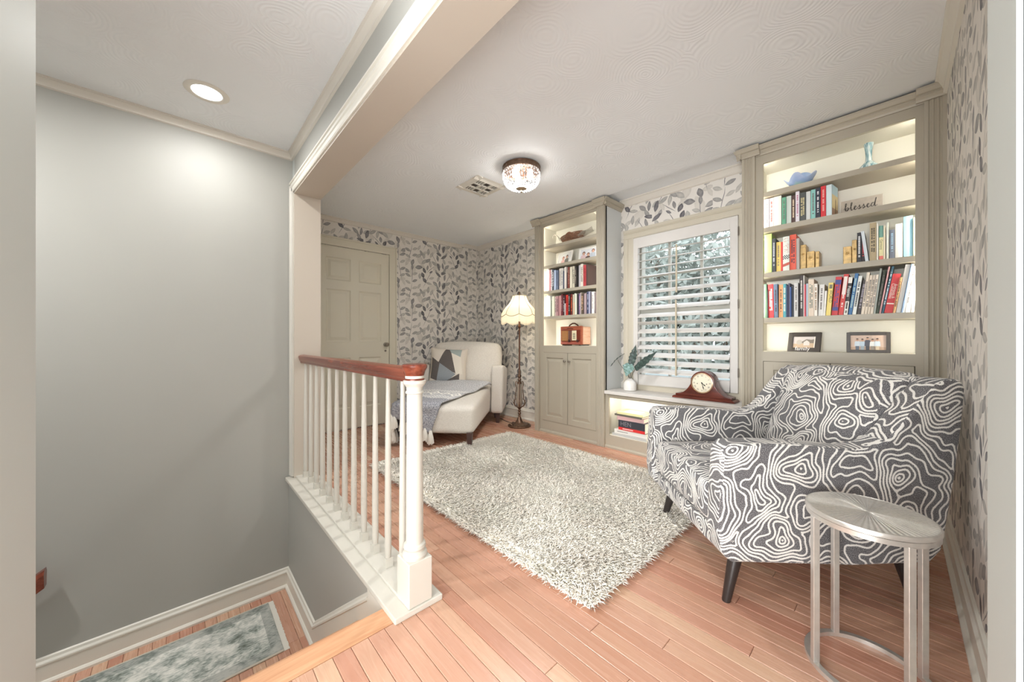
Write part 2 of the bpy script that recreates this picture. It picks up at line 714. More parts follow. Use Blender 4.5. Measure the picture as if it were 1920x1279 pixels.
def nest_panel(mb, x0, x1, z0, z1, y, levels, M=None):
    """nested rectangles facing -y; levels = list of (inset, depth towards -y)"""
    rings = []
    for ins, dep in levels:
        rings.append([(x0 + ins, y - dep, z0 + ins), (x1 - ins, y - dep, z0 + ins), (x1 - ins, y - dep, z1 - ins), (x0 + ins, y - dep, z1 - ins)])
    vs = [p for r_ in rings for p in r_]
    fs = []
    for i in range(len(rings) - 1):
        for k in range(4):
            fs.append((4 * i + k, 4 * i + (k + 1) % 4, 4 * i + 4 + (k + 1) % 4, 4 * i + 4 + k))
    n = 4 * (len(rings) - 1)
    fs.append((n, n + 1, n + 2, n + 3))
    return mb.add(vs, fs, M)


def sweep_x(mb, prof, x0, x1, y, z, sy=-1):
    """profile (out, up) run along x, out towards sy*y"""
    return mb.prism(prof, lambda p, q, t: (t, y + sy * p, z + q), x0, x1)


def sweep_y(mb, prof, y0, y1, x, z, sx=1):
    return mb.prism(prof, lambda p, q, t: (x + sx * p, t, z + q), y0, y1)


# ------------------------------------------------------------------ room shell
XL, XR, YB = -4.22, 0.175, 3.23          # door wall, right wall, window wall
YO0, YO1 = 0.60, 0.765                   # the cased opening between hall and room
XS = -3.0                                # stairwell wall
ZL = -0.77                               # landing

# window wall with its opening
mb = MB()
WX0, WX1, WZ0, WZ1 = -1.74, -0.84, 0.56, 2.0
mb.box(XL - 0.1, WX0, YB, YB + 0.16, -0.1, 2.5).box(WX1, XR + 0.9, YB, YB + 0.16, -0.1, 2.5)
mb.box(WX0, WX1, YB, YB + 0.16, -0.1, WZ0).box(WX0, WX1, YB, YB + 0.16, WZ1, 2.5)
struct(mb.build('wall_back', M_WPX))
struct(MB().box(XL - 0.1, XL, 0.6, YB, -0.1, 2.5).build('wall_left', M_WPY))
struct(MB().box(XR, XR + 0.1, YO1, YB, -0.1, 2.5).build('wall_right', M_WPY))

# opening wall: header, left piece, right piece
ZH = 2.066
XJ = -2.94
XJR = 0.083
mb = MB()
mb.box(XL, XJ, YO0, YO1, 0.0, CEIL).box(XJR, 1.1, YO0, YO1, -0.05, CEIL)
struct(mb.build('wall_front', M_JAMB))
struct(MB().box(XJ, XJR, YO0, YO1, ZH, CEIL).build('wall_header', [M_GREYWALL]))
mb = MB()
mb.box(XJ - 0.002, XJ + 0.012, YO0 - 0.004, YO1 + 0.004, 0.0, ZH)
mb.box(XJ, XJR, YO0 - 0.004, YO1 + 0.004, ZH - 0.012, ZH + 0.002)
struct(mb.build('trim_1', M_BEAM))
struct(MB().box(XJR - 0.004, XJR + 0.002, YO0, YO1, 0.0, ZH).build('trim_10', M_JAMB))
# casing around the opening, hall side
cas = [(0, 0), (0.012, 0), (0.016, 0.008), (0.016, 0.03), (0.021, 0.036), (0.021, 0.05), (0.017, 0.054), (0.017, 0.058), (0.024, 0.062), (0.024, 0.072), (0, 0.072)]
mb = MB()
mb.prism([(q - 0.0, p) for p, q in cas], lambda q, p, t: (XJ - q * 0.72, YO0 - p, t), 0.03, ZH + 0.05)
struct(mb.build('trim_2', M_RAILW))
mb = MB()
sweep_x(mb, cas, XJ - 0.05, XJR, YO0, ZH)
struct(mb.build('trim_3', M_TRIM))

# hall and stairwell walls
struct(MB().box(XS - 0.1, XS, -4.0, YO0, -1.6, CEIL).build('wall_stair', M_GREYWALL))
mb = MB().box(XS, -1.22, 0.575, 0.745, -1.6, -0.001)
struct(mb.build('wall_under_railing', M_GREYWALL))
struct(MB().box(-1.25, -1.0, -4.0, -0.226, -1.6, CEIL).build('wall_near', M_JAMB))
struct(MB().box(XS, 1.1, -4.1, -4.0, -1.6, CEIL).build('wall_hall', M_JAMB))
struct(MB().box(1.1, 1.2, -4.1, YO1, -0.1, CEIL).build('wall_hall_end', M_JAMB))
struct(MB().box(XS - 0.1, -1.0, -4.1, 0.75, -1.7, -1.6).build('floor_lower', M_SUB))
# ceilings: the strip in front of the window wall is a little higher
mb = MB().box(XL - 0.1, 1.2, YO1 - 0.165, 2.93, CEIL, CEIL + 0.1)
mb.box(XL - 0.1, 1.2, 2.93, YB + 0.16, CEIL + 0.028, CEIL + 0.1)
struct(mb.build('ceiling', M_CEIL))
struct(MB().box(XS - 0.1, 1.2, -4.1, YO0, CEIL, CEIL + 0.1).build('ceiling_hall', M_CEIL))

# crown mouldings
crown = [(0, 0), (0.034, 0), (0.034, -0.008), (0.026, -0.012), (0.014, -0.03), (0.011, -0.036), (0.011, -0.045), (0, -0.05)]
CR = CEIL + 0.028
mb = MB()
sweep_y(mb, crown, YO1, 2.93, XL, CEIL)
sweep_y(mb, crown, 2.93, YB, XL, CR)
struct(mb.build('trim_4', M_CROWN))
mb = MB()
crown2 = [(p * 1.1, q * 1.35) for p, q in crown]
sweep_x(mb, crown2, XL, -2.77, YB, CR)
sweep_x(mb, crown2, -1.875, -0.75, YB, CR)
struct(mb.build('trim_5', M_CROWN))
mb = MB()
sweep_y(mb, [(p * 1.25, q * 1.5) for p, q in crown], YO1, 2.93, XR, CEIL, -1)
struct(mb.build('trim_6', M_TRIM))
mb = MB()
sweep_y(mb, crown, -1.6, YO0, XS, CEIL)
sweep_x(mb, crown, XS, 1.1, YO0, CEIL)
struct(mb.build('trim_7', M_CROWN))

# baseboards
base = [(0, 0), (0.026, 0), (0.026, 0.012), (0.018, 0.022), (0.013, 0.024), (0.013, 0.10), (0.017, 0.104), (0.017, 0.112), (0.010, 0.122), (0.008, 0.135), (0, 0.14)]
mb = MB()
sweep_y(mb, base, 1.97, YB, XL, 0)
sweep_y(mb, base, YO1, 0.97, XL, 0)
struct(mb.build('baseboard_left', M_TRIM))
struct(sweep_x(MB(), base, XL, -2.77, YB, 0).build('baseboard_back', M_TRIM))
struct(sweep_y(MB(), base, YO1, 2.92, XR, 0, -1).build('baseboard_right', M_TRIM))
struct(sweep_y(MB(), base, -1.6, 0.575, XS, ZL).build('baseboard_stair', M_TRIM))
# landing baseboard and sloping skirt beside the steps
mb = MB()
sweep_x(mb, base, XS, -2.30, 0.575, ZL)


def skirt_run(prof):
    sl = 0.73
    return mb.prism(prof, lambda p, q, t: (t, 0.575 - p, ZL + 0.14 + (t + 2.30) * sl + q), -2.30, -1.478)


skirt_run([(0, -0.20), (0.013, -0.20), (0.013, -0.036), (0.017, -0.032), (0.017, -0.022), (0.009, -0.012), (0.007, 0.0), (0, 0.004)])
mb.box(-1.478, -1.30, 0.562, 0.575, -0.25, -0.002)
struct(mb.build('baseboard_skirt', M_TRIM))

# ------------------------------------------------------------------ floors
random.seed(4)
floor = struct(MB().box(XL, XR, 0.60, YB, -0.06, -0.012).box(-1.25, 1.1, -4.0, YO1, -0.06, -0.012).build('floor', M_SUB))
_plank_mesh = {}


def plank_mesh(ln, wd):
    k = (round(ln, 3), round(wd, 4))
    if k not in _plank_mesh:
        a, b2, e = ln / 2 - 0.0006, wd / 2 - 0.0006, 0.0016
        m_ = MB()
        vs = [(-a, -b2, -0.012), (a, -b2, -0.012), (a, b2, -0.012), (-a, b2, -0.012),
              (-a, -b2, -e), (a, -b2, -e), (a, b2, -e), (-a, b2, -e),
              (-a + e, -b2 + e, 0), (a - e, -b2 + e, 0), (a - e, b2 - e, 0), (-a + e, b2 - e, 0)]
        fs = [(0, 1, 5, 4), (1, 2, 6, 5), (2, 3, 7, 6), (3, 0, 4, 7), (4, 5, 9, 8), (5, 6, 10, 9), (6, 7, 11, 10), (7, 4, 8, 11), (8, 9, 10, 11)]
        m_.add(vs, fs)
        me = bpy.data.meshes.new('plank')
        me.from_pydata(m_.v, [], m_.f)
        me.materials.append(M_FLOOR)
        _plank_mesh[k] = me
    return _plank_mesh[k]


def lay(parent, x0, x1, y0, y1, z, wd, lens):
    n = max(1, round((y1 - y0) / wd))
    w = (y1 - y0) / n
    for i in range(n):
        y = y0 + (i + 0.5) * w
        x = x0
        first = True
        while x1 - x > 0.001:
            ln = random.choice(lens)
            if first:
                ln *= random.choice((0.4, 0.7, 1.0))
                first = False
            if x1 - x - ln < 0.3:
                ln = x1 - x
            o = bpy.data.objects.new('plank', plank_mesh(ln, w))
            COL.objects.link(o)
            o.parent = parent
            o.location = (x + ln / 2, y, z)
            x += ln


lay(floor, XL, XR, 0.745, YB, 0.0, 0.0575, (0.8, 1.0, 1.2, 1.5))
lay(floor, -1.215, 1.1, -0.32, 0.745, 0.0, 0.0575, (0.7, 0.9, 1.2))
# nosing board along the top of the steps
mb = MB().prism([(-1.315, -0.005), (-1.308, 0.0), (-1.216, 0.0), (-1.216, -0.03), (-1.308, -0.03), (-1.318, -0.018)], lambda p, q, t: (p, t, q), -0.226, 0.554)
mb.build('nosing_board', M_NOSING, floor)

land = struct(MB().box(XS, -2.05, -1.6, 0.575, ZL - 0.1, ZL - 0.012).build('floor_landing', M_SUB))
lay(land, XS, -2.42, -1.1, 0.575, ZL, 0.0575, (0.6,))
lay(land, -2.42, -2.05, -1.1, 0.575, ZL, 0.0575, (0.8,))
stairs = struct(MB().box(-1.33, -1.26, -0.226, 0.575, ZL, -0.03).build('stairs', M_TRIM))
for k in (1, 2, 3):
    zt = -0.1925 * k
    MB().box(-1.30 - 0.25 * k - 0.02, -1.30 - 0.25 * (k - 1), -0.226, 0.574, zt - 0.028, zt).build('tread', M_NOSING, stairs, bevel=0.006)
    MB().box(-1.30 - 0.25 * k, -1.30 - 0.25 * k + 0.02, -0.226, 0.574, ZL, zt - 0.028).build('riser', M_TRIM, stairs)

# ------------------------------------------------------------------ panelled door
def panel_door_parts(root, w, h, cols, rows, mat_, th=0.035, name='panel', raise_=((0, 0.0), (0.012, -0.010), (0.022, -0.010), (0.05, -0.002))):
    """local: door spans x 0..w, z 0..h, face at y=0 looking to -y"""
    f = MB()
    xs = [0] + [v for c in cols for v in c] + [w]
    zs = [0] + [v for r_ in rows for v in r_] + [h]
    for i in range(0, len(xs), 2):
        f.box(xs[i], xs[i + 1], 0, th, 0, h)
    for j in range(0, len(zs), 2):
        for c in cols:
            f.box(c[0], c[1], 0, th, zs[j], zs[j + 1])
    f.build('door_frame', mat_, root)
    for c in cols:
        for r_ in rows:
            p = nest_panel(MB(), c[0], c[1], r_[0], r_[1], 0.0, [(i, d) for i, d in raise_])
            p.build(name, mat_, root)


dY0, dY1 = 1.055, 1.862
door = thing('door_1', 'cream six panel wooden door behind the stair railing', 'door', (XL + 0.012, dY0, 0.012), PI / 2)
door['kind'] = 'structure'
DW, DH = dY1 - dY0, 2.03
panel_door_parts(door, DW, DH, [(0.10, 0.36), (0.45, 0.71)], [(0.23, 0.80), (0.98, 1.56), (1.66, 1.91)], M_DOOR)
k = MB().lathe([(0.026, 0), (0.026, 0.004), (0.010, 0.008), (0.009, 0.03), (0.020, 0.038), (0.026, 0.05), (0.022, 0.062), (0, 0.066)], 16, M=Matrix.Translation((DW - 0.045, 0, 0.945)) @ Matrix.Rotation(PI / 2, 4, 'X'))
k.build('knob', M_NICKEL, door, smooth=0.6)
kp = MB().lathe([(0.013, 0), (0.013, 0.004), (0.004, 0.005), (0, 0.005)], 14, M=Matrix.Translation((DW - 0.045, 0, 0.87)) @ Matrix.Rotation(PI / 2, 4, 'X'))
kp.build('keyhole_plate', M_NICKEL, door, smooth=0.6)
# door casing (its own trim)
mb = MB()
for a, b2 in ((dY1 + 0.004, dY1 + 0.094), (dY0 - 0.094, dY0 - 0.004)):
    mb.box(XL, XL + 0.022, a, b2, 0, 2.14)
mb.box(XL, XL + 0.022, dY0 - 0.004, dY1 + 0.004, 2.048, 2.14)
mb.box(XL, XL + 0.03, dY0 - 0.1, dY1 + 0.1, 2.125, 2.145)
for a in (dY1 + 0.078,):
    mb.box(XL, XL + 0.03, a, a + 0.018, 0, 2.145)
struct(mb.build('trim_8', M_DOOR, bevel=0.003, seg=1))

# ------------------------------------------------------------------ built-in bookcases
YF = 2.95          # face frame
YP = 2.922         # pilaster face
flutes = None


def pilaster(root, x0, x1, z0, z1, n=3, name='pilaster'):
    w = x1 - x0
    pr = [(x0, YF + 0.02), (x0, YP)]
    m_ = 0.012
    fw = (w - 2 * m_) / n
    for i in range(n):
        a = x0 + m_ + i * fw
        for t_ in (0.12, 0.3, 0.5, 0.7, 0.88):
            pr.append((a + t_ * fw, YP + 0.006 * math.sin(PI * (t_ - 0.12) / 0.76)))
    pr += [(x1, YP), (x1, YF + 0.02)]
    return MB().prism(pr, lambda p, q, t: (p, q, t), z0, z1).build(name, M_CAB, root)


ccrown = [(0, 0), (0.008, 0), (0.012, 0.010), (0.022, 0.022), (0.022, 0.03), (0.032, 0.034), (0.044, 0.052), (0.044, 0.062), (0, 0.062)]


def bookcase(name, label, x0, x1, lx0, lx1, lz0, lz1, shelves, st, pl, pr_, doors, hollow_z, top):
    """x0..x1 overall; lit opening lx0..lx1 x lz0..lz1; shelves = list of top heights"""
    root = thing(name, label, 'bookcase', ((x0 + x1) / 2, YF, 0))
    T = Matrix.Translation((-(x0 + x1) / 2, -YF, 0))

    def fin(m_, nm, mat_, **kw):
        o = m_.build(nm, mat_, root, **kw)
        o.data.transform(T)
        return o

    YI = YB - 0.012
    c = MB()
    c.box(x0, lx0 - 0.035, YF + 0.02, YB, 0, top).box(lx1 + 0.035, x1, YF + 0.02, YB, 0, top)
    c.box(lx0 - 0.035, lx1 + 0.035, YF + 0.02, YB, lz1 + 0.02, top)
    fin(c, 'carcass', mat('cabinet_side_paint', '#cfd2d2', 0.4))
    c = MB().box(lx0 - 0.035, lx1 + 0.035, YI, YB, lz0, lz1 + 0.02)
    c.box(lx0 - 0.037, lx0 - 0.034, YF + 0.02, YB, lz0, lz1 + 0.02).box(lx1 + 0.034, lx1 + 0.037, YF + 0.02, YB, lz0, lz1 + 0.02)
    c.box(lx0 - 0.035, lx1 + 0.035, YF + 0.02, YB, lz1 + 0.016, lz1 + 0.02)
    c.box(lx0 - 0.035, lx1 + 0.035, YF + 0.004, YB, lz0 - 0.02, lz0)
    fin(c, 'interior_lining', M_CABIN)
    f = MB()
    f.box(x0, lx0, YF, YF + 0.02, 0, top).box(lx1, x1, YF, YF + 0.02, 0, top)
    f.box(lx0, lx1, YF, YF + 0.02, lz1, top).box(lx0, lx1, YF, YF + 0.02, hollow_z[1], lz0)
    f.box(lx0, lx1, YF, YF + 0.02, 0, hollow_z[0])
    fin(f, 'face_frame', M_CAB)
    for a, b2 in pl:
        o = pilaster(root, a, b2, 0.0, top - 0.03)
        o.data.transform(T)
    # crown over frame, deeper over the pilasters
    m_ = MB()
    zc = top - 0.062
    sweep_x(m_, ccrown, x0, x1, YF, zc)
    for a, b2 in pl:
        m_.prism(ccrown, lambda p, q, t: (t, YP - p, zc + q), a - 0.03, b2 + 0.03)
        m_.box(a, b2, YP, YF, zc, top)
    m_.prism(ccrown, lambda p, q, t: ((x1 + p) if pr_ else (x0 - p), t, zc + q), YP - 0.03, YB)
    fin(m_, 'crown_moulding', M_CAB)
    m_ = MB()
    sweep_x(m_, [(0, 0), (0.016, 0), (0.016, 0.014), (0.010, 0.024), (0, 0.03)], x0 + 0.05, x1 - 0.05, YF, 0)
    fin(m_, 'shoe_moulding', M_CAB)
    for zt in shelves:
        s = MB().box(lx0 - 0.034, lx1 + 0.034, YF + 0.028, YI, zt - st, zt)
        fin(s, 'shelf', M_CAB)
    # led strips behind the stiles
    zz = [lz0] + sorted(shelves) + [lz1 + 0.016]
    for i in range(len(zz) - 1):
        a0 = zz[i] + 0.008
        a1 = zz[i + 1] - (st if i < len(zz) - 2 else 0) - 0.006
        for xx in (lx0 - 0.030, lx1 + 0.024):
            s = MB().box(xx, xx + 0.006, YF + 0.0215, YF + 0.0265, a0, a1)
            fin(s, 'led_strip', mat('led_strip', '#ffffff', 0.5, emit=(1.0, 0.96, 0.86, 1), strength=E_LED * 3))
    # doors
    for d0, d1, side in doors:
        dr = MB()
        dz0, dz1 = hollow_z
        w, h = d1 - d0 - 0.004, dz1 - dz0 - 0.006
        fr = 0.055
        X0, Z0 = d0 + 0.002, dz0 + 0.003
        yd = YF - 0.004
        dr.box(X0, X0 + fr, yd, yd + 0.02, Z0, Z0 + h).box(X0 + w - fr, X0 + w, yd, yd + 0.02, Z0, Z0 + h)
        dr.box(X0 + fr, X0 + w - fr, yd, yd + 0.02, Z0, Z0 + fr).box(X0 + fr, X0 + w - fr, yd, yd + 0.02, Z0 + h - fr, Z0 + h)
        d = fin(dr, 'door', M_CAB, bevel=0.0015, seg=1)
        pn = nest_panel(MB(), X0 + fr, X0 + w - fr, Z0 + fr, Z0 + h - fr, yd, [(0, 0), (0.006, -0.008), (0.014, -0.008), (0.04, -0.001)])
        o = pn.build('panel', M_CAB, d)
        o.data.transform(T)
        kx = X0 + w - 0.027 if side > 0 else X0 + 0.027
        kn = MB().lathe([(0.007, 0), (0.005, 0.01), (0.011, 0.016), (0.012, 0.022), (0.006, 0.027), (0, 0.028)], 12, M=Matrix.Translation((kx, yd, Z0 + h - 0.085)) @ Matrix.Rotation(PI / 2, 4, 'X'))
        o = kn.build('knob', M_NICKEL, d, smooth=0.6)
        o.data.transform(T)
    g = MB().box(lx0, lx1, YF + 0.012, YF + 0.018, hollow_z[0], hollow_z[1])
    fin(g, 'door_backing', M_GAP)
    return root


LX0, LX1 = -2.775, -1.878
LL0, LL1 = -2.678, -1.982
LSH = [2.05, 1.832, 1.553, 1.272]
bookcase('bookcase', 'built in bookcase with lit shelves beside the floor lamp, radio on its lowest shelf', LX0, LX1, LL0, LL1, 0.951, 2.262, LSH, 0.029,
         [(LX0, LX0 + 0.062), (LX1 - 0.078, LX1)], True, [(-2.68, -2.331, 1), (-2.329, -1.98, -1)], (0.127, 0.876), 2.345)
RX0, RX1 = -0.752, XR
RL0, RL1 = -0.632, 0.066
RSH = [2.032, 1.787, 1.473, 1.160]
bookcase('bookcase', 'built in bookcase with lit shelves behind the patterned armchair', RX0, RX1, RL0, RL1, 0.928, 2.226, RSH, 0.033,
         [(RX0, RX0 + 0.078), (RX1 - 0.078, RX1)], False, [(-0.63, -0.284, 1), (-0.282, 0.064, -1)], (0.127, 0.862), 2.345)

# window bench between the bookcases
bench = thing('window_bench', 'built in window bench with lit open cubby between the bookcases', 'bench', (-1.31, YF, 0))
BT = Matrix.Translation((1.31, -YF, 0))


def bfin(m_, nm, mat_, **kw):
    o = m_.build(nm, mat_, bench, **kw)
    o.data.transform(BT)
    return o


BX0, BX1 = LX1, RX0
bfin(MB().box(BX0, BX1, YF - 0.026, YB, 0.505, 0.535), 'seat_board', M_SHUT, bevel=0.004, seg=2)
f = MB().box(BX0, BX1, YF - 0.002, YF + 0.018, 0, 0.118).box(BX0, BX1, YF - 0.002, YF + 0.018, 0.47, 0.505)
f.box(BX0, BX0 + 0.035, YF - 0.002, YF + 0.018, 0.118, 0.47).box(BX1 - 0.035, BX1, YF - 0.002, YF + 0.018, 0.118, 0.47)
bfin(f, 'face_frame', M_CAB)
f = MB().box(BX0, BX1, YB - 0.02, YB, 0.098, 0.505).box(BX0, BX1, YF + 0.018, YB, 0.098, 0.118)
f.box(BX0, BX0 + 0.012, YF + 0.018, YB, 0.118, 0.505).box(BX1 - 0.012, BX1, YF + 0.018, YB, 0.118, 0.505)
bfin(f, 'interior_lining', M_CABIN)
m_ = MB()
sweep_x(m_, [(0, 0), (0.016, 0), (0.016, 0.014), (0.010, 0.024), (0, 0.03)], BX0, BX1, YF, 0)
bfin(m_, 'shoe_moulding', M_CAB)
m_ = MB()
sweep_x(m_, [(0, 0), (0.006, 0), (0.010, 0.004), (0.010, 0.012), (0, 0.016)], BX0 + 0.02, BX1 - 0.02, YF - 0.002, 0.482)
bfin(m_, 'edge_moulding', M_CAB)
bfin(MB().box(BX0 + 0.05, BX1 - 0.05, YF + 0.022, YF + 0.03, 0.492, 0.498), 'led_strip', mat('led_strip'))

# ------------------------------------------------------------------ window, shutter
M_SASH = mat('sash_paint', '#b9b6ad', 0.5)


def glass_mat():
    m, t = newmat('window_glass')
    t.n.remove(t.bsdf)
    tr = t.add('ShaderNodeBsdfTransparent')
    gl = t.add('ShaderNodeBsdfGlossy')
    gl.inputs['Roughness'].default_value = 0.02
    mx = t.add('ShaderNodeMixShader')
    mx.inputs[0].default_value = 0.06
    t.l.new(tr.outputs[0], mx.inputs[1])
    t.l.new(gl.outputs[0], mx.inputs[2])
    t.l.new(mx.outputs[0], t.n['Material Output'].inputs['Surface'])
    return m


M_GLASS = glass_mat()
win = bpy.data.objects.new('window_1', None)
COL.objects.link(win)
win.location = (-1.29, YB + 0.08, WZ0)
struct(win)
WT = Matrix.Translation((1.29, -YB - 0.08, -WZ0))


def wfin(m_, nm, mat_, parent=win, **kw):
    o = m_.build(nm, mat_, parent, **kw)
    o.data.transform(WT)
    return o


yw = YB + 0.08
m_ = MB().box(WX0, WX0 + 0.05, yw - 0.02, yw + 0.05, WZ0, WZ1).box(WX1 - 0.05, WX1, yw - 0.02, yw + 0.05, WZ0, WZ1)
m_.box(WX0 + 0.05, WX1 - 0.05, yw - 0.02, yw + 0.05, WZ1 - 0.06, WZ1).box(WX0 + 0.05, WX1 - 0.05, yw - 0.02, yw + 0.05, WZ0, WZ0 + 0.08)
wfin(m_, 'window_frame', M_SASH)
wfin(MB().box(WX0 + 0.05, WX1 - 0.05, yw - 0.015, yw + 0.035, 1.255, 1.30), 'meeting_rail', M_SASH)
mx_ = [-1.432, -1.155]
xsx = [WX0 + 0.05] + mx_ + [WX1 - 0.05]
for z0_, z1_ in ((WZ0 + 0.08, 1.255), (1.30, WZ1 - 0.06)):
    for x_ in mx_:
        wfin(MB().box(x_ - 0.011, x_ + 0.011, yw, yw + 0.025, z0_, z1_), 'muntin', M_SASH)
    zm = (z0_ + z1_) / 2
    wfin(MB().box(WX0 + 0.05, WX1 - 0.05, yw + 0.004, yw + 0.022, zm - 0.009, zm + 0.009), 'muntin', M_SASH)
    for i in range(3):
        for a_, b_ in ((z0_, zm), (zm, z1_)):
            wfin(MB().box(xsx[i], xsx[i + 1], yw + 0.012, yw + 0.015, a_, b_), 'pane', M_GLASS)
# casing of the window (trim)
mb = MB()
wc = [(0, 0), (0.02, 0), (0.024, 0.012), (0.024, 0.045), (0.018, 0.055), (0.028, 0.068), (0.028, 0.09), (0, 0.09)]
mb.prism(wc, lambda p, q, t: (-1.734 - q * 1.15, YB - p, t), 0.535, 1.99)
mb.prism(wc, lambda p, q, t: (-0.848 + q * 1.0, YB - p, t), 0.535, 1.99)
mb.prism(wc, lambda p, q, t: (t, YB - p, 1.99 + q), -1.84, -0.755)
mb.box(-1.74, -0.84, YB - 0.02, YB, 0.535, 0.585)
struct(mb.build('trim_9', mat('window_casing_paint', '#c2baa9', 0.45)))

shut = thing('plantation_shutter', 'white plantation shutter with tilted louvers over the window', 'shutter', (-1.29, YB - 0.02, 0.585))
ST = Matrix.Translation((1.29, -YB + 0.02, -0.585))


def sfin(m_, nm, mat_, parent=shut, **kw):
    o = m_.build(nm, mat_, parent, **kw)
    o.data.transform(ST)
    return o


ys = YB - 0.03
SX0, SX1, SZ0, SZ1 = -1.732, -0.850, 0.588, 1.985
OX0, OX1, OZ0, OZ1 = -1.683, -0.905, 0.683, 1.885
m_ = MB().box(SX0, OX0, ys, ys + 0.028, SZ0, SZ1).box(OX1, SX1, ys, ys + 0.028, SZ0, SZ1)
m_.box(OX0, OX1, ys, ys + 0.028, OZ1, SZ1).box(OX0, OX1, ys, ys + 0.028, SZ0, OZ0)
sfin(m_, 'frame', M_SHUT, bevel=0.002, seg=1)
nl = 16
zs_ = [1.832 - i * (1.832 - 0.722) / (nl - 1) for i in range(nl)]
lm = MB()
pr = []
for k in range(14):
    a = 2 * PI * k / 14
    pr.append((0.038 * math.cos(a), 0.0055 * math.sin(a)))
for i, z_ in enumerate(zs_):
    if i < 5:
        tilt = 17
    elif i == 9:
        tilt = -22
    else:
        tilt = 33
    ca, sa = math.cos(math.radians(tilt)), math.sin(math.radians(tilt))
    m_ = MB().prism(pr, lambda p, q, t: (t, ys + 0.014 + p * ca - q * sa, z_ + p * sa + q * ca), OX0 + 0.003, OX1 - 0.003)
    sfin(m_, 'louver', M_SHUT, smooth=0.8)
for za, zb, xr in ((1.425, 1.845, -1.311), (0.695, 1.36, -1.315)):
    m_ = MB().box(xr - 0.006, xr + 0.006, ys - 0.036, ys - 0.024, za, zb)
    sfin(m_, 'tilt_rod', M_TILT, bevel=0.002, seg=1)
for zh in (0.75, 1.29, 1.86):
    m_ = MB().tube([(SX1 + 0.004, ys - 0.004, zh - 0.035), (SX1 + 0.004, ys - 0.004, zh + 0.035)], 0.005, 8)
    sfin(m_, 'hinge', M_NICKEL)

# ------------------------------------------------------------------ stair railing
rail = thing('stair_railing', 'white stair railing with turned balusters and a mahogany handrail', 'railing', (-1.25, 0.655, 0))
RT = Matrix.Translation((1.25, -0.655, 0))


def rfin(m_, nm, mat_, **kw):
    o = m_.build(nm, mat_, rail, **kw)
    o.data.transform(RT)
    return o


rfin(MB().box(XJ - 0.05, -1.198, 0.552, 0.745, 0.0, 0.022), 'plinth_board', M_RAILW, bevel=0.004)
rfin(MB().box(XJ, -1.27, 0.606, 0.735, 0.022, 0.034), 'baluster_board', M_RAILW, bevel=0.002, seg=1)
NX, NY = -1.252, 0.655
nb = MB()
s2 = 0.048
nb.prism([(-s2, -s2), (s2, -s2), (s2, s2), (-s2, s2)], lambda p, q, t: (NX + p, NY + q, t), 0.022, 0.185)
rfin(nb, 'newel_base', M_RAILW, bevel=0.003, seg=1)
col = [(0.046, 0.185), (0.047, 0.195), (0.043, 0.203), (0.037, 0.207), (0.037, 0.213), (0.042, 0.222), (0.040, 0.232), (0.0325, 0.237), (0.0325, 0.26), (0.0315, 0.5), (0.029, 0.79), (0.029, 0.80),
       (0.034, 0.803), (0.034, 0.808), (0.030, 0.812), (0.031, 0.826), (0.042, 0.840), (0.043, 0.850), (0.035, 0.853), (0.035, 0.872), (0, 0.872)]
rfin(MB().lathe(col, 32, (NX, NY, 0)), 'newel_column', M_RAILW, smooth=0.5)
cap = [(0.033, 0.868), (0.037, 0.871), (0.037, 0.880), (0.034, 0.884), (0.034, 0.889), (0.036, 0.896), (0.040, 0.91), (0.047, 0.922), (0.048, 0.930), (0.044, 0.936), (0.030, 0.938), (0, 0.938)]
cap = [(r, z - 0.024) for r, z in cap]
rfin(MB().lathe(cap, 32, (NX, NY, 0)), 'newel_cap', M_MAHOG, smooth=0.6)
# handrail profile
hp = [(-0.018, 0.842), (0.018, 0.842), (0.021, 0.848), (0.021, 0.855), (0.026, 0.860), (0.030, 0.872), (0.033, 0.883), (0.031, 0.893), (0.020, 0.899), (0, 0.902)]
hp = hp + [(-p, q) for p, q in hp[::-1][1:-2]] + [(-0.021, 0.848)]
rfin(MB().prism(hp, lambda p, q, t: (t, NY + p, q), XJ + 0.012, NX - 0.025), 'handrail', M_MAHOG, smooth=0.5)
bal = [(0.0105, 0.070), (0.0125, 0.075), (0.0145, 0.12), (0.0142, 0.3), (0.012, 0.6), (0.0092, 0.78), (0.0088, 0.845)]
NB = 12
bx0, bx1 = -2.865, -1.352
for i in range(NB):
    x = bx0 + (bx1 - bx0) * i / (NB - 1)
    b_ = MB().box(x - 0.0155, x + 0.0155, NY - 0.0155, NY + 0.0155, 0.034, 0.072).lathe(bal, 14, (x, NY, 0))
    rfin(b_, 'baluster', M_RAILW, smooth=0.5)

# short handrail on the stairwell wall
hr = thing('wall_handrail', 'short end of a wooden handrail on the grey stairwell wall', 'handrail', (XS + 0.07, -0.5, -0.19))
d_ = Vector((0, -0.78, -0.55))
sec = [(-0.022, -0.05), (0.022, -0.05), (0.026, -0.01), (0.03, 0.02), (0.018, 0.04), (-0.018, 0.04), (-0.03, 0.02), (-0.026, -0.01)]
MB().prism(sec, lambda p, q, t: (p, -0.78 * t, q - 0.55 * t), 0, 1.1).build('rail', M_MAHOG, hr)
MB().tube([(0, -0.25, -0.22), (0.0, -0.25, -0.27), (-0.068, -0.25, -0.29)], 0.007, 8).build('bracket', M_NICKEL, hr)

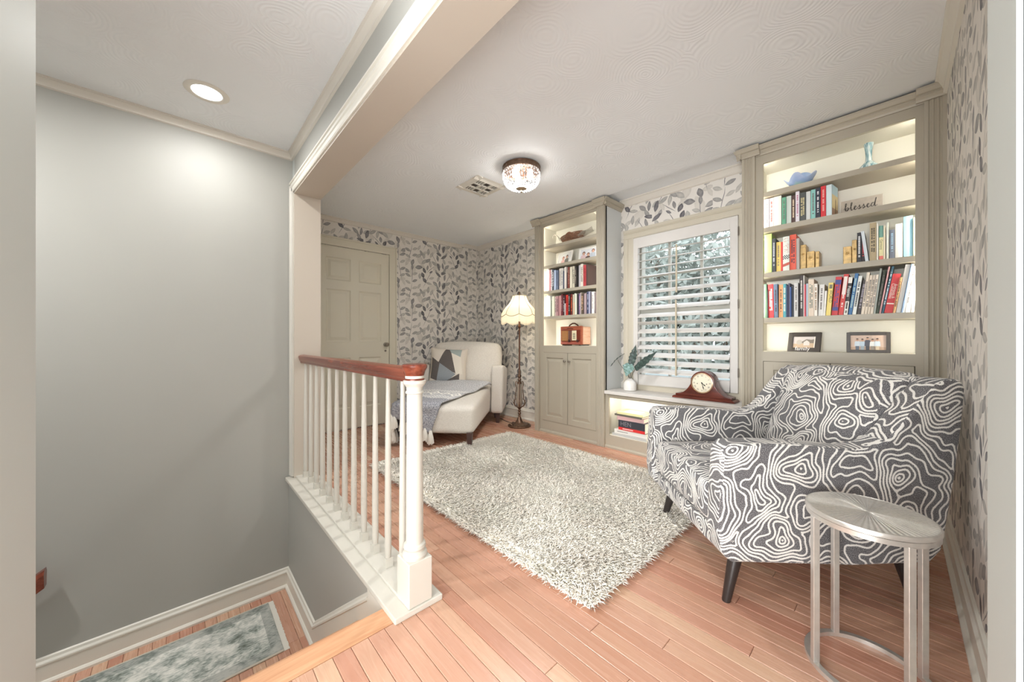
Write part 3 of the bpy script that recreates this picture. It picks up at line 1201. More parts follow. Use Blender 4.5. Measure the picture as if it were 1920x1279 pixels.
# landing runner
def runner_mat():
    m, t = newmat('runner_weave')
    x, y, z = t.sep(t.obj())
    n1 = t.noise(t.obj(), 14.0, 4.0, 0.65, 0.8)
    n2 = t.noise(t.mapping(t.obj(), scale=(120, 40, 1)), 1.0, 2.0)
    v = t.add('ShaderNodeTexVoronoi', feature='F1')
    t.put(v.inputs['Vector'], t.obj())
    v.inputs['Scale'].default_value = 9.0
    f_ = t.math('ADD', t.math('MULTIPLY', n1.outputs['Fac'], 0.7), t.math('MULTIPLY', v.outputs['Distance'], 0.35))
    f_ = t.math('ADD', f_, t.math('MULTIPLY', t.math('SUBTRACT', n2.outputs['Fac'], 0.5), 0.5))
    c = t.ramp(f_, [(0.28, lin('#62685f')), (0.42, lin('#8d948d')), (0.54, lin('#b9bbb4')), (0.70, lin('#dcdad2'))])
    ex = t.math('SUBTRACT', 0.2575, t.math('ABSOLUTE', x))
    ey = t.math('SUBTRACT', 0.825, t.math('ABSOLUTE', y))
    e = t.math('MINIMUM', ex, ey)
    band = t.math('MULTIPLY', t.math('LESS_THAN', e, 0.075), t.math('GREATER_THAN', e, 0.012))
    c = t.mix(t.math('MULTIPLY', band, 0.45), c, lin('#5d6460'))
    c = t.mix(t.math('LESS_THAN', e, 0.012), c, lin('#bdb5a6'))
    t.l.new(c, t.bsdf.inputs['Base Color'])
    t.bsdf.inputs['Roughness'].default_value = 0.95
    t.bump(n2.outputs['Fac'], 0.3, 0.003)
    return m


run = thing('runner_rug', 'grey distressed runner rug with a pale fringe on the stair landing', 'rug', (-2.634, -0.37, ZL))
MB().box(-0.2575, 0.2575, -0.825, 0.805, 0.0005, 0.008).build('weave', runner_mat(), run, bevel=0.002, seg=1)
fr = MB()
for i in range(120):
    x = -0.255 + 0.51 * i / 119
    j = random.uniform(-0.002, 0.002)
    fr.box(x - 0.0016, x + 0.0016, 0.803, 0.833 + j, 0.001, 0.004)
tag(fr.build('fringe', M_TASSEL, run), kind='stuff')

# ------------------------------------------------------------------ shag rug
rug = thing('shag_rug', 'thick cream shag rug lying between the railing and the bookcases', 'rug', (-1.795, 1.84, 0))
HX, HY = 1.025, 0.735
MB().box(-HX + 0.01, HX - 0.01, -HY + 0.01, HY - 0.01, 0.001, 0.012).build('backing', M_RUGBASE, rug, bevel=0.004, seg=1)
rs = np.random.RandomState(7)
NT_ = 62000
px = rs.uniform(-HX, HX, NT_)
py = rs.uniform(-HY, HY, NT_)
flow = np.sin(px * 5.1 + 1.3) * np.cos(py * 4.3) * 1.7 + np.sin(px * 2.2 - py * 3.1) * 1.4
ang = flow + rs.normal(0, 0.9, NT_)
edge = np.minimum(np.minimum(px + HX, HX - px), np.minimum(py + HY, HY - py))
out = np.arctan2(np.where(HY - np.abs(py) < 0.06, np.sign(py), 0), np.where(HX - np.abs(px) < 0.06, np.sign(px), 0))
ang = np.where(edge < 0.045, out + rs.normal(0, 0.6, NT_), ang)
hgt = rs.uniform(0.012, 0.025, NT_) * (1 + 0.18 * np.sin(px * 9) * np.sin(py * 8))
lean = rs.uniform(0.014, 0.034, NT_)
wid = rs.uniform(0.0030, 0.0056, NT_)
tw = rs.uniform(0, 2 * PI, NT_)
lev = [(0.0, 0.0, 1.0), (0.75, 0.4, 0.95), (1.0, 1.0, 0.65), (0.9, 1.7, 0.0)]
V = np.zeros((NT_, 10, 3), dtype=np.float64)
ii = 0
for li, (hz, ln, ww) in enumerate(lev):
    cxp = px + np.cos(ang) * lean * ln
    cyp = py + np.sin(ang) * lean * ln
    czp = 0.010 + hgt * hz
    if ww == 0:
        V[:, ii, 0], V[:, ii, 1], V[:, ii, 2] = cxp, cyp, czp
        ii += 1
        continue
    for k in range(3):
        a = tw + 2 * PI * k / 3
        V[:, ii, 0] = cxp + np.cos(a) * wid * ww
        V[:, ii, 1] = cyp + np.sin(a) * wid * ww
        V[:, ii, 2] = czp
        ii += 1
fq = []
for l in range(2):
    for k in range(3):
        k2 = (k + 1) % 3
        a, b2, c2, d2 = 3 * l + k, 3 * l + k2, 3 * l + 3 + k2, 3 * l + 3 + k
        fq += [(a, b2, c2), (a, c2, d2)]
for k in range(3):
    fq.append((6 + k, 6 + (k + 1) % 3, 9))
fq = np.array(fq, dtype=np.int64)
F_ = (fq[None, :, :] + (np.arange(NT_) * 10)[:, None, None]).reshape(-1)
me = bpy.data.meshes.new('pile')
me.vertices.add(NT_ * 10)
me.vertices.foreach_set('co', V.reshape(-1))
nf = NT_ * len(fq)
me.loops.add(nf * 3)
me.loops.foreach_set('vertex_index', F_)
me.polygons.add(nf)
me.polygons.foreach_set('loop_start', np.arange(nf) * 3)
me.polygons.foreach_set('use_smooth', np.ones(nf, dtype=bool))
me.materials.append(M_PILE)
me.update()
me.validate()
pile = bpy.data.objects.new('pile', me)
COL.objects.link(pile)
pile.parent = rug
tag(pile, kind='stuff')

# ------------------------------------------------------------------ armchair
ac = thing('armchair', 'charcoal armchair with white contour line pattern beside the silver table', 'armchair', (-0.4065, 2.033, 0), -PI / 4)
side = [(-0.400, 0.192), (-0.434, 0.222), (-0.446, 0.30), (-0.438, 0.48), (-0.432, 0.60), (-0.405, 0.624), (-0.30, 0.627), (-0.19, 0.626), (-0.08, 0.618), (0.03, 0.607), (0.10, 0.619),
        (0.145, 0.643), (0.193, 0.694), (0.218, 0.730), (0.266, 0.79), (0.315, 0.845), (0.36, 0.866), (0.400, 0.862), (0.417, 0.835), (0.405, 0.70), (0.380, 0.506), (0.348, 0.316), (0.335, 0.25), (0.295, 0.206), (0.03, 0.190)]
for x0_, x1_ in ((0.300, 0.395), (-0.395, -0.300)):
    MB().prism(side, lambda p, q, t: (t, p, q), x0_, x1_).build('arm', M_CONTOUR, ac, bevel=0.018, seg=3, boxuv=True, smooth=0.7)
MB().rbox((0, -0.02, 0.235), (0.604, 0.80, 0.085), 0.02, 6).build('seat_frame', M_CONTOUR, ac, boxuv=True, smooth=0.8)
MB().rbox((0, -0.105, 0.365), (0.596, 0.665, 0.175), 0.045, 12, (0.0, 0.0, 0.018)).build('seat_cushion', M_CONTOUR, ac, boxuv=True, smooth=1.2)
MB().prism([(0.27, 0.23), (0.345, 0.23), (0.40, 0.70), (0.414, 0.84), (0.395, 0.862), (0.345, 0.862), (0.325, 0.84)], lambda p, q, t: (t, p, q), -0.302, 0.302).build('back_frame', M_CONTOUR, ac, bevel=0.012, boxuv=True, smooth=0.7)


def lean_back(q):
    return Vector((q.x, q.y + (q.z - 0.45) * 0.36, q.z))


MB().rbox((0, 0.205, 0.655), (0.592, 0.15, 0.43), 0.055, 14, (0.0, 0.035, 0.012), fn=lean_back).build('back_cushion', M_CONTOUR, ac, boxuv=True, smooth=1.3)
for lx_, ly_, sx_, sy_ in ((0.318, -0.378, 0.02, 0.0), (-0.34, -0.36, 0.0, 0.0), (0.325, 0.315, 0.025, 0.02), (-0.33, 0.30, -0.02, 0.02)):
    tx, ty = lx_ * 0.94, ly_ * 0.86
    MB().lathe([(0.014, 0), (0.0155, 0.004), (0.027, 0.20), (0.0, 0.20)], 18, fn=None, M=Matrix(((1, 0, (tx - lx_) / 0.2, lx_), (0, 1, (ty - ly_) / 0.2, ly_), (0, 0, 1, 0.0), (0, 0, 0, 1)))).build('leg', M_DARKLEG, ac, smooth=0.6)

# ------------------------------------------------------------------ side table
def burst_mat():
    m, t = newmat('sunburst_silver')
    x, y, z = t.sep(t.obj())
    a = t.math('ARCTAN2', y, x)
    r_ = t.math('SINE', t.math('MULTIPLY', a, 60.0))
    b = t.bsdf
    n = t.noise(t.obj(), 160.0, 2.0)
    t.l.new(t.ramp(n.outputs['Fac'], [(0.3, lin('#e2dfd9')), (0.7, lin('#f2efe8'))]), b.inputs['Base Color'])
    b.inputs['Metallic'].default_value = 0.8
    b.inputs['Roughness'].default_value = 0.36
    t.bump(r_, 0.6, 0.0012)
    b.inputs['Anisotropic'].default_value = 0.85
    tg = t.add('ShaderNodeTangent', direction_type='RADIAL', axis='Z')
    t.l.new(tg.outputs[0], b.inputs['Tangent'])
    return m


M_SILVER = mat('brushed_silver', '#d6d2cc', 0.32, 0.75, vary=0.06, vscale=40, bump=0.1)
tb = thing('side_table', 'small round silver side table with a sunburst top before the armchair', 'table', (-0.061, 1.522, 0))
RTB = 0.147
MB().lathe([(RTB - 0.006, 0.472), (RTB - 0.006, 0.485), (0.08, 0.4852), (0.0, 0.4854)], 96).build('table_top', burst_mat(), tb, smooth=0.5)
MB().lathe([(RTB - 0.006, 0.470), (RTB, 0.472), (RTB, 0.481), (RTB - 0.002, 0.4848), (RTB - 0.006, 0.4854), (RTB - 0.006, 0.470)], 96, cap=False).build('rim', M_SILVER, tb, smooth=0.5)
MB().lathe([(RTB - 0.012, 0.456), (RTB - 0.002, 0.456), (RTB - 0.002, 0.470), (RTB - 0.012, 0.470), (RTB - 0.012, 0.456)], 64, cap=False).build('apron', M_SILVER, tb, smooth=0.5)
MB().lathe([(RTB - 0.014, 0.0), (RTB + 0.002, 0.0), (RTB + 0.002, 0.013), (RTB - 0.014, 0.013), (RTB - 0.014, 0.0)], 64, cap=False).build('base_ring', M_SILVER, tb, smooth=0.5)
for a in (36, 127, 216, 307):
    M = Matrix.Rotation(math.radians(a), 4, 'Z') @ Matrix.Translation((RTB - 0.008, 0, 0))
    MB().box(-0.0085, 0.0085, -0.0085, 0.0085, 0.012, 0.458, M).build('leg', M_SILVER, tb, bevel=0.001, seg=1)

# ------------------------------------------------------------------ chaise
CA = math.radians(42.0)
ch = thing('chaise_lounge', 'cream upholstered chaise lounge with a grey throw in the corner', 'chaise', (-2.994, 1.79, 0), CA)


def seat_top(y):
    # height of the seat along its length
    return 0.385 + 0.07 * min(1.0, max(0.0, (y + 0.05) / 0.9))


def seat_fn(q):
    t_ = (q.z - 0.115) / 0.285
    z = 0.115 + t_ * (seat_top(q.y) - 0.115)
    taper = 1.0 - 0.03 * (1 - t_)
    return Vector((q.x * taper, q.y if q.y > 0.2 else q.y + 0.03 * (1 - t_), z))


MB().rbox((0, 0.60, 0.2575), (0.755, 1.30, 0.285), 0.055, 14, (0, 0, 0.012), fn=seat_fn).build('seat', M_CREAM, ch, smooth=1.3)


def arm_fn(sx):
    def f_(q):
        t_ = (q.y - 0.95) / 0.62
        drop = 0.075 * max(0, t_) ** 1.2 if q.z > 0.5 else 0
        lift = 0.03 * max(0, t_) if q.z < 0.25 else 0
        return Vector((q.x + sx * 0.02 * (q.z - 0.4), q.y, q.z - drop + lift))
    return f_


for sx in (1, -1):
    ad = 0.46 if sx > 0 else 0.25      # the arm in the corner is cut short by the wall
    MB().rbox((sx * 0.458, 0.95 + ad / 2, 0.415), (0.15, ad, 0.58), 0.028, 10, (0, 0, 0.012), fn=arm_fn(sx)).build('arm', M_CREAM, ch, smooth=1.0)


def back_fn(q):
    t_ = (q.z - 0.40)
    w = 1.0 - 0.05 * max(0.0, (q.z - 0.80) / 0.18) ** 2
    return Vector((q.x * w * (1.0 + 0.06 * t_), q.y + 0.22 * t_, q.z - 0.018 * (q.x / 0.46) ** 2 * (1 if q.z > 0.8 else 0)))


MB().rbox((0.045, 1.13, 0.685), (0.86, 0.18, 0.60), 0.06, 14, (0, 0.035, 0.01), fn=back_fn).build('back', M_CREAM, ch, smooth=1.3)
for lx_, ly_, w_ in ((0.325, 0.0, 0.028), (-0.325, 0.0, 0.028), (0.46, 1.02, 0.028), (-0.46, 1.02, 0.028), (0.40, 1.29, 0.024), (-0.40, 1.29, 0.024)):
    MB().prism([(-1, -1), (1, -1), (1, 1), (-1, 1)], lambda p, q, t: (lx_ + p * (w_ * (0.68 + 0.32 * t)), ly_ + q * (w_ * (0.68 + 0.32 * t)), t * 0.135), 0, 1).build('leg', M_LEGBROWN, ch, bevel=0.002, seg=1)

# geometric throw pillow
def pillow_mat():
    m, t = newmat('patch_pillow')
    u, v, _ = t.sep(t.uv())
    c = lin('#d9cfc2')

    def tri(cc, col, pts):
        mk = None
        cxm = sum(p[0] for p in pts) / len(pts)
        cym = sum(p[1] for p in pts) / len(pts)
        for i in range(len(pts)):
            (x0, y0), (x1, y1) = pts[i], pts[(i + 1) % len(pts)]
            a, b_ = y1 - y0, x0 - x1
            k = -(a * x0 + b_ * y0)
            if a * cxm + b_ * cym + k < 0:
                a, b_, k = -a, -b_, -k
            h = t.math('GREATER_THAN', t.math('ADD', t.math('MULTIPLY_ADD', u, a, k), t.math('MULTIPLY', v, b_)), 0.0)
            mk = h if mk is None else t.math('MULTIPLY', mk, h)
        return t.mix(mk, cc, col)

    n = t.noise(t.uv(), 90.0, 2.0)
    dk = t.ramp(n.outputs['Fac'], [(0.4, lin('#47413f')), (0.65, lin('#7d7571'))])
    sl = t.ramp(n.outputs['Fac'], [(0.35, lin('#7d8389')), (0.65, lin('#a0a5a8'))])
    c = tri(c, dk, [(0.05, 0.72), (0.05, 0.15), (0.28, 0.05), (0.28, 0.55)])
    c = tri(c, dk, [(0.42, 0.98), (0.22, 0.5), (0.55, 0.35), (0.72, 0.28), (0.55, 0.95)])
    c = tri(c, sl, [(0.28, 0.55), (0.22, 0.0), (0.45, 0.0), (0.72, 0.26)])
    c = tri(c, lin('#9fa9a6'), [(0.5, 0.98), (0.85, 0.95), (0.82, 0.70), (0.58, 0.82)])
    c = tri(c, lin('#e2dacd'), [(0.57, 0.84), (0.84, 0.72), (0.9, 0.27), (0.72, 0.27)])
    c = tri(c, dk, [(0.5, 0.08), (0.82, 0.28), (0.82, 0.0), (0.55, 0.0)])
    t.l.new(c, t.bsdf.inputs['Base Color'])
    t.bsdf.inputs['Roughness'].default_value = 0.95
    t.bump(n.outputs['Fac'], 0.3, 0.003)
    return m


pw = 0.46
pm = MB()
uvs = []
for sgn in (-1, 1):
    n_ = 22

    def pf(a, b_):
        x, z = a * 2 - 1, b_ * 2 - 1
        pin = 1 - 0.09 * (1 - abs(x)) ** 0 * (abs(z) ** 2) * (1 - x * x) * 1.0
        xx = x * (1 - 0.07 * (1 - z * z) ** 1 * abs(x) ** 3)
        zz = z * (1 - 0.07 * (1 - x * x) ** 1 * abs(z) ** 3)
        y = sgn * 0.075 * ((1 - x ** 4) * (1 - z ** 4)) ** 0.6
        return (xx * pw / 2, y, zz * pw / 2)
    pm.grid(n_, n_, pf)
    uvs += [(i / n_, j / n_) for j in range(n_ + 1) for i in range(n_ + 1)]
pil = pm.build('throw_pillow', pillow_mat(), smooth=3.2, uvs=uvs)
pil.data.update()
tag(pil, 'square pillow of dark grey and cream triangular patches on the chaise', 'pillow')
RZ = Matrix.Rotation(CA, 4, 'Z')


def chw(x, y, z):
    return Vector((-2.994, 1.79, 0)) + RZ @ Vector((x, y, z))


pil.location = chw(-0.15, 0.99, 0.69)
pil.rotation_euler = (math.radians(-16), math.radians(2), CA + math.radians(8))

# throw blanket draped across the seat
def throw_mat():
    m, t = newmat('woven_throw')
    u, v, _ = t.sep(t.uv())          # v runs along the length, metres
    n = t.noise(t.uv(), 85.0, 1.5, 0.6)
    body = t.ramp(n.outputs['Fac'], [(0.36, lin('#9c9da3')), (0.62, lin('#d6d6d7'))])
    darkb = t.ramp(n.outputs['Fac'], [(0.36, lin('#7e7f88')), (0.66, lin('#bcbcc0'))])
    c = t.mix(t.math('GREATER_THAN', v, 0.86), body, darkb)

    def band(a, b_):
        return t.math('MULTIPLY', t.math('GREATER_THAN', v, a), t.math('LESS_THAN', v, b_))
    dash_u = t.math('GREATER_THAN', t.math('FRACT', t.math('MULTIPLY', u, 30.0)), 0.36)
    dash_v = t.math('GREATER_THAN', t.math('FRACT', t.math('MULTIPLY', v, 32.0)), 0.42)
    dash = t.math('MULTIPLY', dash_u, dash_v)
    du = t.math('ABSOLUTE', t.math('SUBTRACT', t.math('FRACT', t.math('MULTIPLY', u, 8.0)), 0.5))
    dv = t.math('ABSOLUTE', t.math('SUBTRACT', t.math('FRACT', t.math('MULTIPLY', t.math('SUBTRACT', v, 0.61), 7.7)), 0.5))
    dd = t.math('ADD', du, dv)
    diam = t.math('MAXIMUM', t.math('LESS_THAN', t.math('ABSOLUTE', t.math('SUBTRACT', dd, 0.42)), 0.12), t.math('LESS_THAN', dd, 0.14))
    mk = t.math('MAXIMUM', t.math('MULTIPLY', dash, t.math('MAXIMUM', band(0.50, 0.60), band(0.75, 0.88))), t.math('MULTIPLY', diam, band(0.61, 0.74)))
    c = t.mix(mk, c, lin('#f0eee9'))
    t.l.new(c, t.bsdf.inputs['Base Color'])
    t.bsdf.inputs['Roughness'].default_value = 0.95
    t.bump(t.math('MULTIPLY_ADD', n.outputs['Fac'], 0.6, t.math('MULTIPLY', mk, 0.6)), 0.5, 0.004)
    return m


A_, B_, C_, D_ = (0.42, 0.90), (-0.36, 0.97), (-0.80, 0.02), (-0.04, -0.335)
rsn = random.Random(3)


def drape(x, y, off=0.0):
    """flat cloth point (chaise local) laid over the seat: excess hangs down front and side"""
    ex = max(0.0, -0.365 - x)
    ey = max(0.0, -0.035 - y)
    er = max(0.0, x - 0.375)
    X, Y_ = max(-0.365, min(0.375, x)), max(-0.035, y)
    zt = seat_top(Y_) + 0.016 + 0.012 * (1 - (X / 0.38) ** 2)
    if Y_ > 0.55:
        zt += 0.035 * min(1, (Y_ - 0.55) / 0.3)
    r_ = 0.04
    z = zt
    wave = 0.012 * math.sin(x * 23 + y * 9) + 0.008 * math.sin(y * 31 - x * 14)
    if ex > 0 or ey > 0:
        drop = math.hypot(ex, ey)
        z = zt - max(0.0, drop - 0.012)
        z = max(0.035, z)
        if ex > 0:
            X = -0.365 - min(ex, r_) * 0.5 - 0.02 - abs(wave)
        if ey > 0:
            Y_ = -0.035 - min(ey, r_) * 0.35 - 0.014 - abs(wave) * 0.7 + 0.03 * min(1, ey / 0.28)
    if er > 0:
        z = zt - er * 0.7
        X = 0.375 + er * 0.4
    return Vector((X, Y_, z + (wave * 0.3 if not (ex or ey) else 0) + off))


tb_ = MB()
nu, nv = 44, 64
uvs = []
bl_len = 1.30


def cloth(a, b_):
    # a: across (0 = edge towards the armchair, 1 = door side); b_: along, 0 back to 1 tasselled end
    x0 = A_[0] + (D_[0] - A_[0]) * b_
    y0 = A_[1] + (D_[1] - A_[1]) * b_
    x1 = B_[0] + (C_[0] - B_[0]) * b_
    y1 = B_[1] + (C_[1] - B_[1]) * b_
    return x0 + (x1 - x0) * a, y0 + (y1 - y0) * a


tb_.grid(nu, nv, lambda a, b_: drape(*cloth(a, b_)))
uvs = [(i / nu * 0.8, j / nv * bl_len) for j in range(nv + 1) for i in range(nu + 1)]
thr = thing('throw_blanket', 'grey woven throw with white diamond bands draped over the chaise', 'blanket', (-2.994, 1.79, 0), CA)
cl = tb_.build('cloth', throw_mat(), thr, smooth=3.2, uvs=uvs)
so = cl.modifiers.new('thick', 'SOLIDIFY')
so.thickness = 0.012
so.offset = 1
for i in range(15):
    a = i / 14
    p = drape(*cloth(a, 1.0))
    q = drape(*cloth(a, 0.97))
    ts = MB()
    p = p + Vector((0, -0.004, 0))
    if p.z < 0.1:
        p.z = 0.11
    L_ = min(0.085, p.z - 0.035)
    ts.tube([p + Vector((0, 0, 0.03)), p, p + Vector((0, -0.006, -L_ * 0.5)), p + Vector((0, -0.008, -L_))], [0.012, 0.02, 0.026, 0.021], 9)
    for k in range(14):
        an = 2 * PI * k / 14
        o_ = Vector((math.cos(an) * 0.02, math.sin(an) * 0.02, 0))
        ts.tube([p + o_ * 0.7, p + o_ * 1.2 + Vector((0, 0, -L_ * 0.55)), p + o_ * 1.45 + Vector((0, 0, -L_ - rsn.uniform(0, 0.015)))], 0.0055, 5)
    ts.build('tassel', M_TASSEL, thr, smooth=1.0)

# ------------------------------------------------------------------ floor lamp
lp = thing('floor_lamp', 'ornate bronze floor lamp with a cream scalloped fringed shade', 'lamp', (-3.02, 2.92, 0))
bm_ = MB().lathe([(0.0, 0.0), (0.128, 0.0), (0.134, 0.006), (0.134, 0.014), (0.122, 0.022), (0.085, 0.03), (0.06, 0.042), (0.045, 0.05), (0.03, 0.075), (0.02, 0.10), (0.014, 0.118), (0.0, 0.12)], 40,
                 fn=lambda r, z, a: r * (1 + (0.035 * math.sin(14 * a) if r > 0.08 else 0)))
for k in range(14):
    a = 2 * PI * k / 14
    bm_.tube([(0.105 + 0.012 * math.cos(t_), 0.012 * math.sin(t_), 0.029) for t_ in [2 * PI * j / 8 for j in range(8)]], 0.004, 6, Matrix.Rotation(a, 4, 'Z'), closed=True)
bm_.build('base', M_BRONZE, lp, smooth=0.7)
st_ = [(0.012, 0.115), (0.016, 0.125), (0.011, 0.135), (0.019, 0.15), (0.019, 0.156), (0.011, 0.168), (0.018, 0.182), (0.018, 0.188), (0.012, 0.2), (0.024, 0.215), (0.032, 0.225), (0.0, 0.228)]
MB().lathe(st_, 18).build('turned_stem', M_BRONZE, lp, smooth=0.6)
MB().lathe([(0.02, 0.225), (0.034, 0.26), (0.038, 0.30), (0.03, 0.38), (0.026, 0.45), (0.03, 0.49), (0.022, 0.5), (0, 0.5)], 20).build('glass_body', mat('smoked_glass', '#a79a8c', 0.12, 0.2), lp, smooth=0.8)
for k in range(4):
    sc = MB().tube([(0.02, 0, 0.222), (0.05, 0, 0.24), (0.066, 0, 0.275), (0.06, 0, 0.305), (0.045, 0, 0.315), (0.05, 0, 0.345), (0.042, 0, 0.40), (0.036, 0, 0.45), (0.046, 0, 0.49), (0.042, 0, 0.52), (0.025, 0, 0.53)],
                   [0.006, 0.008, 0.008, 0.007, 0.006, 0.006, 0.005, 0.005, 0.006, 0.006, 0.005], 8, Matrix.Rotation(PI / 4 + k * PI / 2, 4, 'Z'))
    sc.build('scroll', M_BRONZE, lp, smooth=1.0)
MB().lathe([(0.03, 0.498), (0.03, 0.51), (0.014, 0.53), (0.022, 0.545), (0.022, 0.55), (0.013, 0.565), (0.024, 0.585), (0.024, 0.592), (0.014, 0.61), (0.016, 0.64), (0.011, 0.66), (0.0, 0.66)], 18).build('upper_knop', M_BRONZE, lp, smooth=0.6)
MB().lathe([(0.0095, 0.655), (0.0095, 1.12), (0.014, 1.125), (0.009, 1.14), (0.016, 1.16), (0.02, 1.17), (0.011, 1.185), (0.011, 1.30), (0.018, 1.31), (0.018, 1.37), (0, 1.37)], 16).build('pole', mat('pole_bronze', '#6b4a3a', 0.35, 0.7), lp, smooth=0.6)
MB().lathe([(0.014, 1.535), (0.018, 1.54), (0.008, 1.55), (0.012, 1.562), (0.004, 1.578), (0, 1.58)], 12).build('finial', M_BRONZE, lp, smooth=0.6)
MB().lathe([(0.0, 1.345), (0.022, 1.36), (0.03, 1.385), (0.022, 1.412), (0, 1.425)], 14).build('bulb', mat('lamp_bulb', '#ffffff', 0.5, emit=(1, 0.9, 0.72, 1), strength=6), lp, smooth=1.0)


def shade_mat(name, col, tr_w, em):
    m, t = newmat(name)
    b = t.bsdf
    b.inputs['Base Color'].default_value = lin(col)
    b.inputs['Roughness'].default_value = 0.9
    tr = t.add('ShaderNodeBsdfTranslucent')
    tr.inputs[0].default_value = lin(col)
    mx = t.add('ShaderNodeMixShader')
    mx.inputs[0].default_value = tr_w
    t.l.new(b.outputs[0], mx.inputs[1])
    t.l.new(tr.outputs[0], mx.inputs[2])
    t.l.new(mx.outputs[0], t.n['Material Output'].inputs['Surface'])
    if em:
        b.inputs['Emission Color'].default_value = (1.0, 0.88, 0.62, 1)
        b.inputs['Emission Strength'].default_value = em
    return m


M_SHADE = shade_mat('shade_silk', '#f0e7cf', 0.5, 0.0)
M_FRINGE = shade_mat('shade_fringe', '#f2ead6', 0.5, 0.0)
sp_ = [(0.222, 1.305), (0.214, 1.33), (0.196, 1.36), (0.165, 1.395), (0.13, 1.43), (0.105, 1.465), (0.088, 1.50), (0.08, 1.53)]


def shade_pt(r, z, a, dr=0.0):
    t_ = (1.53 - z) / 0.225
    sc = abs(math.sin(4 * a))
    return ((r + dr - 0.012 * (1 - sc) * t_) * math.cos(a), (r + dr - 0.012 * (1 - sc) * t_) * math.sin(a), z - 0.026 * sc * max(0, t_ - 0.55) / 0.45)


sh = MB()
ns = 96
vs_, fs_ = [], []
for r, z in sp_:
    for k in range(ns):
        vs_.append(shade_pt(r, z, 2 * PI * k / ns))
for i in range(len(sp_) - 1):
    for k in range(ns):
        k2 = (k + 1) % ns
        fs_.append((i * ns + k, i * ns + k2, (i + 1) * ns + k2, (i + 1) * ns + k))
sh.add(vs_, fs_)
sh.build('lamp_shade', M_SHADE, lp, smooth=3.2)
M_RIB = mat('shade_trim', '#a89a7e', 0.8)
for k in range(8):
    a = 2 * PI * k / 8
    MB().tube([shade_pt(r, z, a, 0.001) for r, z in sp_], 0.0035, 6).build('shade_rib', M_RIB, lp, smooth=1.0)
MB().tube([shade_pt(*sp_[0], 2 * PI * k / 96, 0.002) for k in range(96)], 0.0042, 6, closed=True).build('shade_braid', M_RIB, lp, smooth=1.0)
MB().tube([shade_pt(*sp_[-1], 2 * PI * k / 48, 0.001) for k in range(48)], 0.0035, 6, closed=True).build('top_braid', M_RIB, lp, smooth=1.0)
fg = MB()
for k in range(240):
    a0 = 2 * PI * k / 240
    a1 = a0 + 2 * PI / 240 * 0.86
    p0, p1 = Vector(shade_pt(*sp_[0], a0)), Vector(shade_pt(*sp_[0], a1))
    L_ = 0.085 + rsn.uniform(-0.004, 0.004)
    fg.add([p0, p1, p1 + Vector((0, 0, -L_)), p0 + Vector((0, 0, -L_))], [(0, 1, 2, 3)])
tag(fg.build('fringe', M_FRINGE, lp), kind='stuff')
MB().tube([(0.12, 0.02, 0.004), (-0.25, 0.04, 0.004), (-0.45, 0.10, 0.004), (-0.7, 0.2, 0.004)], 0.003, 6).build('cord', M_DARKLEG, lp)

# ------------------------------------------------------------------ ceiling fixtures
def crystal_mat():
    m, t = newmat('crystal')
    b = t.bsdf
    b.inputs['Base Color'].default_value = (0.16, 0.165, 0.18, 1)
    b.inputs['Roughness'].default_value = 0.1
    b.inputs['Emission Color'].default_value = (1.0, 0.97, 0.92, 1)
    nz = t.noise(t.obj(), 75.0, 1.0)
    t.l.new(t.math('MULTIPLY', t.math('SUBTRACT', nz.outputs['Fac'], 0.36, clamp=True), 4.2), b.inputs['Emission Strength'])  # sparkle painted in as noise-driven glow; the crystals themselves are no lamp
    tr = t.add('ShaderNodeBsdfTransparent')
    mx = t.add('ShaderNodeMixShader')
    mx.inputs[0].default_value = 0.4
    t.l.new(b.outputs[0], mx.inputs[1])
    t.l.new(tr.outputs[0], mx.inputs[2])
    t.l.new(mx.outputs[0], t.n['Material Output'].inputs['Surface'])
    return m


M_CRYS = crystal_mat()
cd = thing('chandelier', 'flush crystal basket chandelier with a bronze band on the ceiling', 'light', (-1.995, 1.95, CEIL))
MB().lathe([(0.0, -0.003), (0.140, -0.003), (0.148, -0.008), (0.148, -0.014), (0.144, -0.018), (0.144, -0.036), (0.150, -0.04), (0.150, -0.047), (0.141, -0.05), (0.137, -0.044), (0.137, -0.012), (0.0, -0.012)], 56,
           fn=lambda r, z, a: r + (0.002 * math.sin(40 * a) if -0.037 < z < -0.017 and r > 0.14 else 0)).build('band', M_BRONZE, cd, smooth=0.6)
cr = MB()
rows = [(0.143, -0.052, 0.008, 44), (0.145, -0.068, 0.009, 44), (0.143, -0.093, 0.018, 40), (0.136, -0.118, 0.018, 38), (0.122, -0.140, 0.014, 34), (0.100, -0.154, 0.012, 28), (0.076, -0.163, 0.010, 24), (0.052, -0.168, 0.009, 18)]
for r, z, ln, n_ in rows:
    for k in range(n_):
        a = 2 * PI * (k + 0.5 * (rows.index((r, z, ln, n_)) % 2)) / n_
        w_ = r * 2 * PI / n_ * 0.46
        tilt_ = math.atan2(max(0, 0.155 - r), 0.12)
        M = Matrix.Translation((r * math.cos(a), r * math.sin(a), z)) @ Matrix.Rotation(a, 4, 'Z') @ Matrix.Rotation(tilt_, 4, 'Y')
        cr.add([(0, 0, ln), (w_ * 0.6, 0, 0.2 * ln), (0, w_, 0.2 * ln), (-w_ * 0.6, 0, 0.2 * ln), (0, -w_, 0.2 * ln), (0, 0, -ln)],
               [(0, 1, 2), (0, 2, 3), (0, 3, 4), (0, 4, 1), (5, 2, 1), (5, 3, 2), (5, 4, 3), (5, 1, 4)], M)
tag(cr.build('crystals', M_CRYS, cd), kind='stuff')
